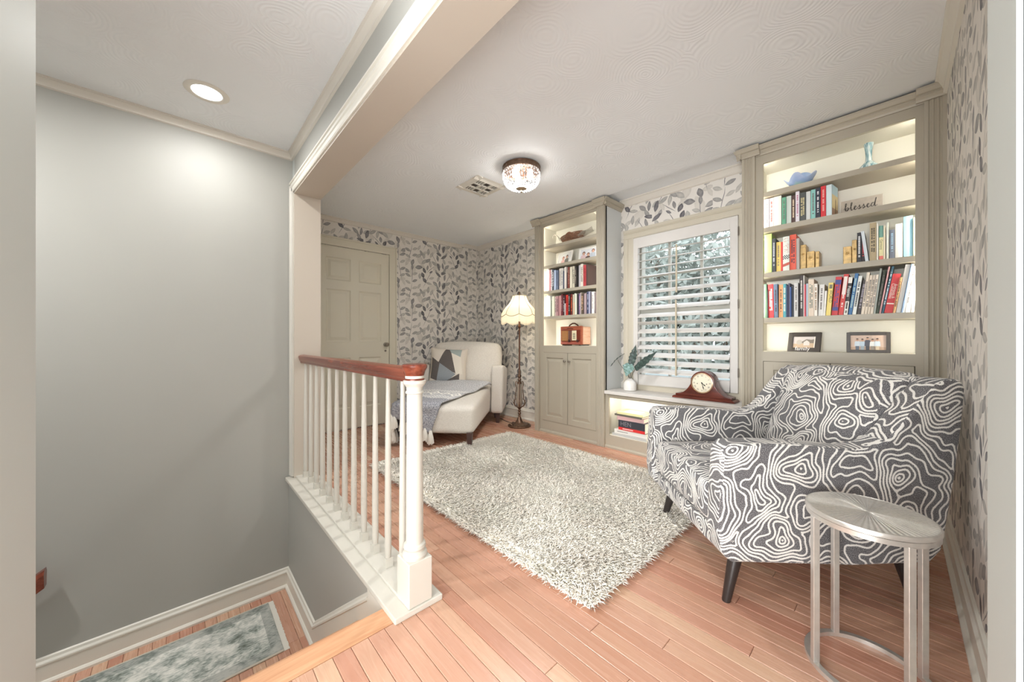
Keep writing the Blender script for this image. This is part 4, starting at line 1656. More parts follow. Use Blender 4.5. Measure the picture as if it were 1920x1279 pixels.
for a in (0.6, 2.7, 4.8):
    MB().lathe([(0, -0.115), (0.022, -0.10), (0.028, -0.08), (0.016, -0.05), (0.012, -0.03), (0, -0.03)], 12, (0.07 * math.cos(a), 0.07 * math.sin(a), 0)).build('bulb', mat('chandelier_bulb', '#ffffff', 0.5, emit=(1, 0.95, 0.88, 1), strength=14), cd, smooth=1.0)
MB().lathe([(0.0, -0.166), (0.040, -0.168), (0.042, -0.173), (0.03, -0.178), (0.008, -0.182), (0.006, -0.192), (0.009, -0.198), (0.0, -0.208)], 24).build('bottom_finial', mat('pale_bronze', '#a08e78', 0.4, 0.8), cd, smooth=0.6)

vt = thing('ceiling_vent', 'white square ceiling air vent beside the crystal chandelier', 'vent', (-2.497, 1.945, CEIL))
hw = 0.162
MB().prism([(0, 0), (0.03, -0.002), (0.055, -0.012), (0.055, 0)], lambda p, q, t: (t, -hw + p, q - 0.001), -hw, hw) \
    .prism([(0, 0), (0.03, -0.002), (0.055, -0.012), (0.055, 0)], lambda p, q, t: (t, hw - p, q - 0.001), -hw, hw) \
    .prism([(0, 0), (0.03, -0.002), (0.055, -0.012), (0.055, 0)], lambda p, q, t: (-hw + p, t, q - 0.001), -hw, hw) \
    .prism([(0, 0), (0.03, -0.002), (0.055, -0.012), (0.055, 0)], lambda p, q, t: (hw - p, t, q - 0.001), -hw, hw).build('frame', M_TRIM, vt)
MB().box(-0.107, 0.107, -0.107, 0.107, -0.0025, -0.001).build('duct_backing', M_DARKHOLE, vt)
for p_ in (-0.036, 0.036):
    MB().box(p_ - 0.006, p_ + 0.006, -0.108, 0.108, -0.013, -0.003).build('slat', M_TRIM, vt)
    MB().box(-0.108, 0.108, p_ - 0.006, p_ + 0.006, -0.0135, -0.0035).build('slat', M_TRIM, vt)
for k in range(3):
    for j in range(3):
        if (k + j) % 2 == 0:
            for q_ in (-0.012, 0.012):
                MB().box(-0.072 + 0.072 * k - 0.028, -0.072 + 0.072 * k + 0.028, -0.072 + 0.072 * j + q_ - 0.003, -0.072 + 0.072 * j + q_ + 0.003, -0.010, -0.003).build('slat', M_TRIM, vt)

M_CANL = mat('can_lens', '#ffffff', 0.5, emit=(1, 0.99, 0.97, 1), strength=6)
can_labels = ['round recessed downlight in the stairwell ceiling', 'added recessed fill downlight over the open hall floor', 'added recessed fill downlight near the end of the hall', 'added recessed fill downlight over the lower stair flight']
for i, (cx_, cy_) in enumerate(CANS):
    cn = thing('recessed_light', can_labels[i], 'light', (cx_, cy_, CEIL))
    MB().lathe([(0.066, -0.0045), (0.072, -0.007), (0.092, -0.006), (0.098, -0.001), (0.066, -0.001), (0.066, -0.0045)], 48, cap=False).build('trim_ring', M_TRIM, cn, smooth=0.8)
    MB().lathe([(0.0, -0.003), (0.0665, -0.003), (0.0665, -0.001), (0.0, -0.001)], 40).build('lens', M_CANL, cn)


# ------------------------------------------------------------------ books
ONES = ['', 'first', 'second', 'third', 'fourth', 'fifth', 'sixth', 'seventh', 'eighth', 'ninth', 'tenth', 'eleventh', 'twelfth', 'thirteenth', 'fourteenth', 'fifteenth',
        'sixteenth', 'seventeenth', 'eighteenth', 'nineteenth']


def ordinal(n):
    if n < 20:
        return ONES[n]
    t_, o_ = divmod(n, 10)
    tens = {2: 'twent', 3: 'thirt', 4: 'fort'}[t_]
    return tens + ('ieth' if o_ == 0 else 'y-' + ONES[o_])


def paint(h):
    return mat('print_' + h.lstrip('#'), '#' + h.lstrip('#'), 0.5)


M_PAGE = mat('page_edges', '#e9e3d3', 0.8)
rb = random.Random(11)
BOOKS = {}
BOOKS['rb'] = [
    (-0.638, -0.608, 0.203, 'e6d3d6', 0, 'pale pink', 'lines'),
    (-0.607, -0.582, 0.204, 'e9d9d4', 0, 'white and coral', 'c05048'),
    (-0.581, -0.539, 0.219, 'e4e6da', 0, 'broad speckled white', ''),
    (-0.535, -0.513, 0.187, '5f9c80', 0, 'green', 'lines'),
    (-0.512, -0.486, 0.191, 'cfd8cf', 0, 'pale grey green', ''),
    (-0.485, -0.463, 0.187, '4a3432', 0, 'dark brown', 'd8c7a8'),
    (-0.462, -0.442, 0.215, 'dcd6dc', 0, 'white and mauve', 'b06a86'),
    (-0.441, -0.409, 0.190, '4a4e4c', 0, 'charcoal', 'c9bd8e'),
    (-0.408, -0.386, 0.190, 'd2d5d2', 0, 'pale grey', ''),
    (-0.384, -0.361, 0.195, '8cc4bc', 0, 'aqua', 'lines'),
    (-0.360, -0.336, 0.197, '2c2d3c', 0, 'black', 'e8e8e8'),
    (-0.334, -0.309, 0.200, 'cf2f36', 0, 'red', 'e9b0a8'),
]
BOOKS['rc'] = [
    (-0.637, -0.594, 0.284, '9fb86a', 0, 'tall green', ''),
    (-0.591, -0.570, 0.233, '2d2f36', 0, 'grey and black', 'a9adbb'),
    (-0.568, -0.543, 0.206, 'd9bf6a', 0, 'yellow', 'lines'),
    (-0.542, -0.530, 0.202, 'c03c38', 0, 'narrow red', ''),
    (-0.529, -0.494, 0.232, 'd8dcd4', 0, 'checkered white', 'check'),
    (-0.493, -0.459, 0.239, 'dc5a44', 0, 'coral red', '4a2a3a'),
    (-0.458, -0.442, 0.208, 'a9a39e', 0, 'grey spiral bound', ''),
]
BOOKS['rc2'] = [
    (-0.167, -0.148, 0.182, '2a2a30', 0, 'black', 'e0e0e0'),
    (-0.147, -0.134, 0.177, '2c2224', 0, 'black and red', 'c83a44'),
    (-0.131, -0.116, 0.185, 'cdd6dd', -6, 'leaning pale blue', ''),
    (-0.113, -0.085, 0.227, 'b8a684', 0, 'tall tan', '4a4436'),
    (-0.084, -0.077, 0.217, 'e9e5da', 0, 'thin cream', ''),
    (-0.075, -0.056, 0.201, '6f9e92', 0, 'green and yellow', 'germ'),
    (-0.056, -0.048, 0.198, 'e8ddc4', 0, 'thin ivory', ''),
    (-0.045, -0.035, 0.214, 'e2e6da', 0, 'thin pale', ''),
    (-0.032, -0.011, 0.167, '6d7484', 0, 'slate blue', '9fc0d8'),
    (-0.009, 0.020, 0.197, 'ebe8e2', 0, 'wide white', ''),
    (0.023, 0.058, 0.231, '9cd0ea', 0, 'thick sky blue', ''),
    (0.059, 0.065, 0.215, 'd6dcb4', 0, 'thin lime', ''),
]
BOOKS['rd'] = [
    (-0.640, -0.617, 0.237, '4f6b58', -1, 'dark green', ''),
    (-0.616, -0.612, 0.198, '2d2426', 0, 'very thin black', ''),
    (-0.611, -0.580, 0.233, 'cb3238', -1, 'red', 'f2d8d4'),
    (-0.579, -0.556, 0.231, '5d6f88', -1, 'blue and maroon', '3c2a34'),
    (-0.554, -0.530, 0.224, 'd99e6a', 0, 'orange', '5a3424'),
    (-0.529, -0.513, 0.227, '4a9aa6', 0, 'teal', 'd8d8cc'),
    (-0.512, -0.503, 0.216, '2f3a5c', 0, 'navy', ''),
    (-0.502, -0.493, 0.229, '5c5a72', 0, 'grey violet', ''),
    (-0.492, -0.484, 0.203, '2f4e86', 0, 'blue', ''),
    (-0.483, -0.470, 0.210, '2b303a', 0, 'black', ''),
    (-0.469, -0.448, 0.226, 'c8c8c6', 0, 'light grey', 'lines'),
    (-0.442, -0.422, 0.274, '352c2c', 0, 'tall black', 'd8d4cc'),
    (-0.421, -0.417, 0.271, 'f0eeea', 0, 'very thin white', ''),
    (-0.416, -0.408, 0.210, 'c64a58', 0, 'pink and red', ''),
    (-0.407, -0.397, 0.215, 'b9c6d4', 0, 'pale blue', ''),
    (-0.396, -0.367, 0.241, 'd8c7b4', 0, 'tall beige', '6a7468'),
    (-0.366, -0.350, 0.208, 'e2dcd2', 0, 'white and brown', '8a6a48'),
    (-0.349, -0.323, 0.201, 'dcdad6', 2, 'plain white', 'lines'),
    (-0.322, -0.312, 0.158, 'e8e6e0', 3, 'short white', ''),
    (-0.310, -0.287, 0.206, 'e3cd74', 4, 'yellow', 'world'),
    (-0.285, -0.255, 0.240, 'c8363c', 5, 'red and blue', '34408a'),
    (-0.252, -0.229, 0.251, 'c8413e', 6, 'red and white', 'eae0da'),
    (-0.228, -0.209, 0.230, '2c2c2e', 6, 'black and white', 'pop'),
    (-0.207, -0.191, 0.251, '3f74a8', 7, 'blue', 'a8c8c8'),
    (-0.189, -0.172, 0.233, 'dfe3e0', 7, 'white', '222222'),
    (-0.170, -0.153, 0.206, '3b3536', 8, 'black spiral bound', '9a93a0'),
    (-0.151, -0.138, 0.250, 'e2d6c6', 6, 'tall cream', 'lines'),
    (-0.137, -0.124, 0.231, 'e0d2c0', 6, 'cream', 'lines'),
    (-0.123, -0.112, 0.230, 'dccfbe', 6, 'beige', 'lines'),
    (-0.111, -0.099, 0.231, 'e3d8c9', 6, 'ivory', 'lines'),
    (-0.098, -0.089, 0.265, 'a9b1aa', 6, 'grey green', ''),
    (-0.088, -0.075, 0.255, '33402f', 7, 'dark green', 'lines'),
    (-0.074, -0.067, 0.271, 'c79a9c', 8, 'pink', ''),
    (-0.066, -0.056, 0.279, '2c5468', 9, 'tall navy', 'c9d8e0'),
    (-0.055, -0.021, 0.225, 'c7363a', 9, 'thick red', 'anti'),
    (-0.020, -0.009, 0.203, 'c79a6c', 8, 'tan', '5a3a26'),
    (-0.008, 0.012, 0.274, 'd5d6d4', 8, 'tall white', ''),
    (0.013, 0.019, 0.276, '7d97ba', 8, 'thin blue', ''),
    (0.019, 0.026, 0.275, 'd9dade', 8, 'thin grey', ''),
    (0.027, 0.039, 0.258, 'e6e6e4', 7, 'white', 'lines'),
    (0.040, 0.050, 0.244, 'efefee', 6, 'bright white', ''),
    (0.051, 0.062, 0.225, 'ecebe6', 4, 'soft white', ''),
]
BOOKS['lc'] = [
    (-2.671, -2.644, 0.245, 'dcdce0', 0, 'pale grey', ''),
    (-2.642, -2.625, 0.239, 'e9dfe0', 0, 'white', ''),
    (-2.623, -2.611, 0.235, 'd98c94', 0, 'thin pink', ''),
    (-2.608, -2.589, 0.234, 'e4dcdc', 0, 'white and rose', 'c0707c'),
    (-2.587, -2.559, 0.233, '47505e', 0, 'navy', 'd8d8e0'),
    (-2.556, -2.531, 0.220, 'b9c8e2', 0, 'pale blue', ''),
    (-2.529, -2.503, 0.216, '77839a', 0, 'slate blue', '2c3448'),
    (-2.501, -2.489, 0.224, '3e4350', 0, 'thin dark', ''),
    (-2.487, -2.464, 0.229, 'd8d4cc', 0, 'cream', 'lines'),
    (-2.462, -2.439, 0.228, 'dcd8d2', 0, 'white', 'lines'),
    (-2.437, -2.426, 0.196, '3a4664', 0, 'thin navy', ''),
    (-2.424, -2.407, 0.231, 'e0dcd6', 0, 'narrow white', ''),
    (-2.405, -2.386, 0.233, 'dcd4ca', 0, 'beige', ''),
    (-2.384, -2.372, 0.172, '3c2020', 0, 'short dark brown', ''),
    (-2.370, -2.343, 0.227, '7c4038', 0, 'maroon', 'b08a7c'),
    (-2.340, -2.313, 0.223, 'd9d2bf', 0, 'cream', ''),
    (-2.311, -2.284, 0.226, 'cfc8b4', 0, 'speckled cream', '4a443c'),
    (-2.282, -2.261, 0.222, '35302e', 0, 'black', 'b8a89c'),
    (-2.259, -2.236, 0.221, '221f20', 0, 'plain black', ''),
    (-2.233, -2.208, 0.227, 'b9b4b9', 0, 'lavender grey', ''),
    (-2.206, -2.174, 0.233, 'dcd5c8', 0, 'wide cream', 'lines'),
    (-2.172, -2.138, 0.217, 'b04044', 0, 'red', '8a2a30'),
    (-2.136, -2.121, 0.223, '4a3838', 0, 'thin dark maroon', ''),
]
BOOKS['ld'] = [
    (-2.671, -2.640, 0.236, 'dcdedc', 0, 'white', ''),
    (-2.638, -2.616, 0.227, 'd9dcda', 0, 'pale', ''),
    (-2.614, -2.602, 0.176, 'aeb4a8', 0, 'short grey green', ''),
    (-2.600, -2.587, 0.175, '7f8a7c', 0, 'short sage', ''),
    (-2.585, -2.552, 0.217, 'e3e0cb', 0, 'cream', ''),
    (-2.549, -2.530, 0.214, 'cbb2ae', 0, 'rose grey', '4c3c3c'),
    (-2.528, -2.496, 0.214, 'b0868a', 0, 'mauve', '5c4448'),
    (-2.494, -2.467, 0.217, 'c79a98', 0, 'pink', ''),
    (-2.465, -2.440, 0.230, '6e2c34', 0, 'maroon', 'a89090'),
    (-2.438, -2.413, 0.214, '4c3036', 0, 'dark maroon', 'c8c0c0'),
    (-2.411, -2.394, 0.127, 'b9b2b2', 0, 'short grey', ''),
    (-2.392, -2.363, 0.215, 'c8362c', 0, 'bright red', '6e1c1c'),
    (-2.361, -2.339, 0.226, '2c2628', 0, 'black', 'c8c0b8'),
    (-2.337, -2.312, 0.220, '6a2a26', 0, 'black and orange', 'e07a4c'),
    (-2.310, -2.299, 0.213, 'dcd2bc', 0, 'thin cream', ''),
    (-2.297, -2.288, 0.129, 'c27a4a', 0, 'short orange', ''),
    (-2.286, -2.264, 0.221, 'd2d8c4', 0, 'pale green', ''),
    (-2.262, -2.252, 0.214, 'dfd8cc', 0, 'thin ivory', ''),
    (-2.251, -2.237, 0.213, '2c2c30', 0, 'thin black', ''),
    (-2.235, -2.210, 0.216, '806a86', 0, 'violet', 'b8a0b8'),
    (-2.208, -2.197, 0.224, 'd8d0c0', 0, 'narrow cream', ''),
    (-2.195, -2.165, 0.214, '54483e', 0, 'dark brown', 'd0a888'),
    (-2.163, -2.136, 0.209, 'a89498', 0, 'mauve grey', ''),
    (-2.134, -2.110, 0.226, '3a4260', 0, 'navy', 'b8bcc8'),
    (-2.109, -2.086, 0.224, 'a3a3b8', 0, 'lavender', ''),
    (-2.085, -2.070, 0.217, '45404a', 0, 'charcoal', ''),
    (-2.068, -2.041, 0.217, 'e4e0dc', 0, 'bright white', '8c8488'),
    (-2.038, -2.025, 0.212, '5c5658', 0, 'thin dark grey', ''),
    (-2.023, -2.010, 0.208, 'd0b0b0', 0, 'thin blush', ''),
]


def spine_strokes(mb_, w, h, rows_, z0, z1, rng):
    """short marks like worn lettering, running down the spine"""
    for r_ in range(rows_):
        cx = w * (0.5 if rows_ == 1 else (0.34 + 0.32 * r_))
        hw_ = min(0.004, w * (0.26 if rows_ == 1 else 0.12))
        z = z1
        while z > z0:
            ln = rng.uniform(0.003, 0.007)
            if rng.random() > 0.18:
                mb_.add([(cx - hw_, -0.0006, z - ln), (cx + hw_, -0.0006, z - ln), (cx + hw_, -0.0006, z), (cx - hw_, -0.0006, z)], [(0, 1, 2, 3)])
            z -= ln + rng.uniform(0.001, 0.003)


def spine_text(mb_, body, size, cx, cz, shear=0.0):
    vs, fs = text_geo(body, size, shear)
    mb_.add([(cx + y, -0.0007, cz - x) for x, y, z in vs], fs)


def make_book(w, h, d, col, mk):
    """local: spine at y=0 looking to -y, x 0..w, z 0..h"""
    m_ = MB()
    t_ = min(0.0022, w * 0.16)
    m_.box(0, t_, 0.001, d, 0, h).box(w - t_, w, 0.001, d, 0, h)
    n_ = 5
    pr = [(w * i / n_, 0.0022 * (1 - 4 * (i / n_ - 0.5) ** 2) * -0.0 + 0.0012 * (2 * i / n_ - 1) ** 2) for i in range(n_ + 1)]
    pr += [(w, 0.0035), (0, 0.0035)]
    m_.prism(pr, lambda p, q, t: (p, q, t), 0, h)
    bk = m_.build('book', paint(col))
    MB().box(t_, w - t_, 0.0035, d - 0.004, 0.002, h - 0.003).build('pages', M_PAGE, bk)
    tt = None
    if mk in ('lines',) or (len(mk) == 6 and all(c in '0123456789abcdef' for c in mk)):
        tt = MB()
        mc = '6c6460' if mk == 'lines' else mk
        if w > 0.026:
            spine_strokes(tt, w, h, 2, h * 0.22, h * 0.86, rb)
        else:
            spine_strokes(tt, w, h, 1, h * 0.2, h * 0.88, rb)
        tt.build('title', paint(mc), bk)
    if mk == '34408a':
        tt = MB()
        for z0_, z1_ in ((0.12, 0.21), (0.80, 0.92)):
            tt.add([(0.001, -0.0008, h * z0_), (w - 0.001, -0.0008, h * z0_), (w - 0.001, -0.0008, h * z1_), (0.001, -0.0008, h * z1_)], [(0, 1, 2, 3)])
        tt.build('spine_band', paint('34408a'), bk)
    if mk == 'eae0da':
        MB().add([(0.003, -0.0008, h * 0.5), (w - 0.003, -0.0008, h * 0.5), (w - 0.003, -0.0008, h * 0.94), (0.003, -0.0008, h * 0.94)], [(0, 1, 2, 3)]).build('spine_label', paint('e6dcd6'), bk)
    if mk == 'check':
        ck = MB()
        for i in range(6):
            for j in range(4):
                if (i + j) % 2 == 0:
                    a0, z0_ = w * i / 6, h * (0.34 + 0.03 * j)
                    ck.add([(a0, -0.0008, z0_), (a0 + w / 6, -0.0008, z0_), (a0 + w / 6, -0.0008, z0_ + h * 0.03), (a0, -0.0008, z0_ + h * 0.03)], [(0, 1, 2, 3)])
        ck.build('checker_print', paint('2a2a2e'), bk)
        ck = MB()
        ck.add([(0, -0.0008, h * 0.12), (w, -0.0008, h * 0.17), (w, -0.0008, h * 0.25), (0, -0.0008, h * 0.2)], [(0, 1, 2, 3)])
        for k in range(26):
            x_, z_ = rb.uniform(0.004, w - 0.006), h * rb.uniform(0.5, 0.95)
            ck.add([(x_, -0.0007, z_), (x_ + 0.004, -0.0007, z_ - 0.002), (x_ + 0.005, -0.0007, z_ + 0.003)], [(0, 1, 2)])
        ck.build('dotted_print', paint('b8574a'), bk)
    if mk == 'world':
        tt = MB()
        spine_text(tt, 'WORLD', 0.021, w * 0.66, h * 0.58)
        tt.build('title', paint('4a4a3a'), bk)
        MB().add([(w * 0.2, -0.0007, h * 0.82), (w * 0.85, -0.0007, h * 0.82), (w * 0.85, -0.0007, h * 0.94), (w * 0.2, -0.0007, h * 0.94)], [(0, 1, 2, 3)]).build('emblem', paint('6e6c58'), bk)
    if mk == 'pop':
        for z0_, z1_ in ((0.0, 0.36), (0.84, 1.0)):
            MB().add([(0.0005, -0.0006, h * z0_), (w - 0.0005, -0.0006, h * z0_), (w - 0.0005, -0.0006, h * z1_), (0.0005, -0.0006, h * z1_)], [(0, 1, 2, 3)]).build('spine_block', paint('e4e2da'), bk)
        tt = MB()
        spine_text(tt, 'Poppies', 0.021, w * 0.5, h * 0.62)
        tt.build('title', paint('efefea'), bk)
        tt = MB()
        spine_strokes(tt, w, h, 1, h * 0.05, h * 0.33, rb)
        tt.build('lettering', paint('55555a'), bk)
    if mk == 'anti':
        tt = MB()
        spine_text(tt, 'Antiques &', 0.0185, w * 0.66, h * 0.56)
        spine_text(tt, 'Collectibles', 0.0185, w * 0.32, h * 0.56)
        tt.build('title', paint('f1dfd4'), bk)
        MB().add([(0.002, -0.0007, h * 0.225), (w - 0.002, -0.0007, h * 0.225), (w - 0.002, -0.0007, h * 0.255), (0.002, -0.0007, h * 0.255)], [(0, 1, 2, 3)]).build('spine_band', paint('efe2d6'), bk)
    if mk == 'germ':
        MB().add([(0.0004, -0.0006, h * 0.0), (w - 0.0004, -0.0006, 0), (w - 0.0004, -0.0006, h * 0.12), (0.0004, -0.0006, h * 0.12)], [(0, 1, 2, 3)]).build('spine_block', paint('d8746a'), bk)
        MB().add([(0.0004, -0.0006, h * 0.12), (w - 0.0004, -0.0006, h * 0.12), (w - 0.0004, -0.0006, h * 0.66), (0.0004, -0.0006, h * 0.66)], [(0, 1, 2, 3)]).build('spine_block', paint('ddd6a4'), bk)
        tt = MB()
        spine_text(tt, 'Germany', 0.016, w * 0.5, h * 0.45)
        tt.build('title', paint('3c3c40'), bk)
    if mk == 'b0':
        pass
    return bk


SHELF_TEXT = {'rb': (1.787, 'window end of the blessed sign shelf', 'books beside the blessed sign', 0.206),
              'rc': (1.473, 'window end of the shelf with gilt blocks', 'books beside the gilt blocks', 0.272),
              'rc2': (1.473, 'gilt blocks towards the papered wall', 'books beside the gilt blocks', 0.272),
              'rd': (1.160, 'window end of the crowded shelf above dark frames', 'books on the crowded shelf', 0.272),
              'lc': (1.553, 'lamp end of the upper row over the radio', 'books on the upper row above the radio', 0.246),
              'ld': (1.272, 'lamp end of the lower row over the radio', 'books on the lower row above the radio', 0.246)}
for key, rows_ in BOOKS.items():
    zt, where, grp, hmax = SHELF_TEXT[key]
    for i, (a, b2, h, col, leanv, nm, mk) in enumerate(rows_):
        w = (b2 - a) * (0.985 if not leanv else 0.96)
        h = min(h, hmax)
        d = rb.uniform(0.135, 0.18) if w > 0.012 else rb.uniform(0.14, 0.2)
        o = make_book(w, h, d, col, mk)
        tag(o, '%s book, %s from the %s' % (nm, ordinal(i + 1), where), 'book', grp)
        la = math.radians(leanv)
        y_ = 3.0 + rb.uniform(-0.004, 0.01)
        if leanv > 0:
            # rests on its lower right corner
            o.location = (b2 - w * math.cos(la), y_, zt + w * math.sin(la) + 0.0004)
        else:
            o.location = (a, y_, zt + 0.0004)
        o.rotation_euler = (0, la, 0)

# the book that shows its cover, beside the red one
cb = MB().box(0, 0.002, 0.0, 0.115, 0, 0.196).box(0.026, 0.028, 0.0, 0.115, 0, 0.196).box(0, 0.028, 0, 0.003, 0, 0.196)
bk = cb.build('book', paint('cfdde0'))
MB().box(0.002, 0.026, 0.003, 0.112, 0.002, 0.193).build('pages', M_PAGE, bk)


def cover_quad(y0, y1, z0, z1, colr, nm):
    return MB().add([(0.0284, y0, z0), (0.0284, y1, z0), (0.0284, y1, z1), (0.0284, y0, z1)], [(0, 1, 2, 3)]).build(nm, paint(colr), bk)


cover_quad(0.002, 0.113, 0.0, 0.05, 'b08e78', 'cover_print')
cover_quad(0.002, 0.113, 0.05, 0.135, 'e3d3a4', 'cover_print')
cover_quad(0.002, 0.113, 0.135, 0.195, 'bcd9e6', 'cover_print')
fg_ = MB()
fg_.add([(0.0288, 0.055, 0.015), (0.0288, 0.085, 0.015), (0.0288, 0.074, 0.075), (0.0288, 0.075, 0.10), (0.0288, 0.068, 0.118), (0.0288, 0.061, 0.10), (0.0288, 0.062, 0.075)], [(0, 1, 2, 3, 4, 5, 6)])
fg_.build('cover_figure', paint('7c6a4c'), bk)
bk.location = (-0.3075, 2.995, 1.7874)
bk.rotation_euler = (0, 0, math.radians(-9))
tag(bk, 'book turned to show its yellow and sky blue cover beside the red book', 'book')

# gilt carved blocks used as bookends
M_GILT = mat('gilt_wood', '#c6a56c', 0.4, 0.25, vary=0.25, vscale=50)
blocks = [(-0.443, 0.030, 0.168, 'tall gilt carved block next to the spiral bound book'), (-0.410, 0.040, 0.118, 'squat gilt carved block with a rosette, second from the spiral book'),
          (-0.366, 0.020, 0.112, 'narrow gilt carved block, farthest from the spiral bound book'),
          (-0.232, 0.038, 0.115, 'short gilt carved block standing alone before the taller gilt block'), (-0.192, 0.022, 0.150, 'slim gilt carved block against the black books')]
for x_, w, h, lb in blocks:
    g = MB().box(0, w, 0, 0.10, 0, h)
    o = g.build('bookend', M_GILT, bevel=0.002, seg=1)
    r_ = min(w, h) * 0.3
    MB().lathe([(r_, 0), (r_ * 1.05, 0.002), (r_ * 0.7, 0.003), (r_ * 0.5, 0.002), (r_ * 0.2, 0.005), (0, 0.005)], 12, M=Matrix.Translation((w / 2, 0.0, h * 0.62)) @ Matrix.Rotation(PI / 2, 4, 'X'), fn=lambda r, z, a: r * (1 + 0.15 * math.cos(6 * a))).build('rosette', M_GILT, o, smooth=0.6)
    MB().box(w * 0.12, w * 0.88, -0.002, 0.0, h * 0.08, h * 0.14).box(w * 0.12, w * 0.88, -0.002, 0.0, h * 0.88, h * 0.93).build('carved_band', M_GILT, o)
    o.location = (x_, 3.045, 1.4734)
    tag(o, lb, 'bookend', 'gilt bookends')
# white binder standing flat behind the books on the crowded shelf
wb = MB().box(-0.64, -0.445, 3.190, 3.212, 1.1604, 1.43).build('album', mat('album_white', '#eceae6', 0.5), bevel=0.002, seg=1)
MB().box(-0.632, -0.453, 3.188, 3.190, 1.168, 1.422).build('cover_inset', mat('album_inset', '#e2e0da', 0.5), wb)
tag(wb, 'white album standing flat against the back behind the red and green books', 'album')

# stack of books in the bench cubby
stack = [('b3b2b0', 0.345, 0.022, -1.830, 'thin grey book at the bottom of the bench stack', ''),
         ('dfdcd6', 0.310, 0.038, -1.806, 'white book second from the bottom of the bench stack', '8a8a88'),
         ('33363f', 0.262, 0.090, -1.764, 'thick black and red book with large letters in the bench stack', 'hen'),
         ('cfa9a8', 0.258, 0.036, -1.778, 'pink book above the thick black book in the bench stack', ''),
         ('5d5a50', 0.276, 0.016, -1.804, 'thin dark book with a pale edge under the top bench book', ''),
         ('d6d2a0', 0.250, 0.020, -1.778, 'pale yellow book lying on top of the bench stack', 'cover')]
z_ = 0.1184
for i, (col, ln, th, x_, lb, mk) in enumerate(stack):
    dp = 0.21 - 0.004 * i
    t_ = 0.0022
    o = MB().box(0, ln, 0, dp, 0, t_).box(0, ln, 0, dp, th - t_, th).box(0, ln, 0, 0.0025, t_, th - t_).build('book', paint(col))
    MB().box(0.003, ln - 0.003, 0.0025, dp - 0.003, t_, th - t_).build('pages', M_PAGE, o)
    if mk == 'hen':
        MB().box(0.0005, ln - 0.0005, -0.0008, 0.0, 0.001, 0.026).build('spine_band', paint('cf3030'), o)
        tm = MB()
        vs, fs = text_geo('HEN', 0.056)
        tm.add([(0.076 + x, -0.0012, 0.057 + y) for x, y, q in vs], fs)
        tm.build('title', paint('7e7e84'), o)
        tm = MB()
        for k in range(11):
            tm.box(0.045 + k * 0.0095, 0.045 + k * 0.0095 + 0.007, -0.0012, -0.0008, 0.009, 0.018)
        tm.build('lettering', paint('efd2ce'), o)
    elif mk == 'cover':
        MB().box(0.05, 0.2, 0.04, 0.16, th, th + 0.0005).build('cover_print', paint('c3cfe0'), o)
    elif mk:
        tm = MB()
        for k in range(9):
            tm.box(0.03 + k * 0.012, 0.03 + k * 0.012 + 0.009, -0.0006, 0.0, th * 0.4, th * 0.62)
        tm.build('lettering', paint('8a8a88'), o)
    o.location = (x_, 2.985, z_)
    o.rotation_euler = (0, 0, math.radians((-2, 1, -1.5, 2, -2, 1)[i]))
    tag(o, lb, 'book', 'books stacked in the window bench')
    z_ += th + 0.0006

# ------------------------------------------------------------------ shelf decor
# blessed sign
sg = MB().box(-0.092, 0.092, 0.0, 0.03, 0, 0.098).build('sign', mat('sign_grey', '#b3a99d', 0.7, vary=0.08, vscale=40), bevel=0.001, seg=1)
MB().box(0.0921, 0.0926, 0.001, 0.029, 0.002, 0.096).build('sign_edge', paint('dfdfdc'), sg)


def script_stroke(pts, r0=0.0016):
    # catmull-rom through the points with a pen like swelling line
    P_ = [Vector((x, 0, z)) for x, z in pts]
    out = []
    rr = []
    for i in range(len(P_) - 1):
        p0, p1, p2, p3 = P_[max(i - 1, 0)], P_[i], P_[i + 1], P_[min(i + 2, len(P_) - 1)]
        for k in range(5):
            t_ = k / 5
            q = 0.5 * ((2 * p1) + (p2 - p0) * t_ + (2 * p0 - 5 * p1 + 4 * p2 - p3) * t_ * t_ + (3 * p1 - p0 - 3 * p2 + p3) * t_ ** 3)
            out.append(q)
            rr.append(r0 * (1.45 if (p2.z < p1.z - 0.2) else 0.75))
    out.append(P_[-1])
    rr.append(r0 * 0.6)
    return out, rr


# handwriting in unit cells: x advance, baseline 0, x-height 1, ascender 2
word = [
    [(-0.35, 0.5), (0.0, 1.0), (0.25, 1.9), (0.1, 2.1), (0.0, 1.6), (0.0, 0.1), (0.2, 0.75), (0.5, 0.85), (0.55, 0.4), (0.3, 0.0), (0.1, 0.15), (0.6, 0.45), (0.9, 0.6)],
    [(0.9, 0.6), (1.2, 1.3), (1.35, 1.95), (1.2, 2.1), (1.1, 1.6), (1.12, 0.3), (1.3, 0.0), (1.55, 0.3)],
    [(1.55, 0.3), (1.9, 0.55), (2.1, 0.85), (1.95, 1.0), (1.75, 0.7), (1.78, 0.2), (2.0, 0.0), (2.3, 0.3)],
    [(2.3, 0.3), (2.6, 0.8), (2.7, 1.1), (2.75, 0.7), (2.85, 0.25), (2.65, 0.0), (2.5, 0.12), (2.9, 0.15), (3.15, 0.4)],
    [(3.15, 0.4), (3.4, 0.8), (3.5, 1.1), (3.55, 0.7), (3.65, 0.25), (3.45, 0.0), (3.3, 0.12), (3.7, 0.15), (3.95, 0.4)],
    [(3.95, 0.4), (4.3, 0.55), (4.5, 0.85), (4.35, 1.0), (4.15, 0.7), (4.18, 0.2), (4.4, 0.0), (4.75, 0.3)],
    [(5.45, 0.85), (5.15, 1.0), (4.9, 0.6), (4.95, 0.1), (5.2, 0.05), (5.45, 0.6), (5.65, 1.5), (5.8, 2.2), (5.7, 1.6), (5.55, 0.4), (5.7, 0.0), (6.0, 0.3)]]
lt = MB()
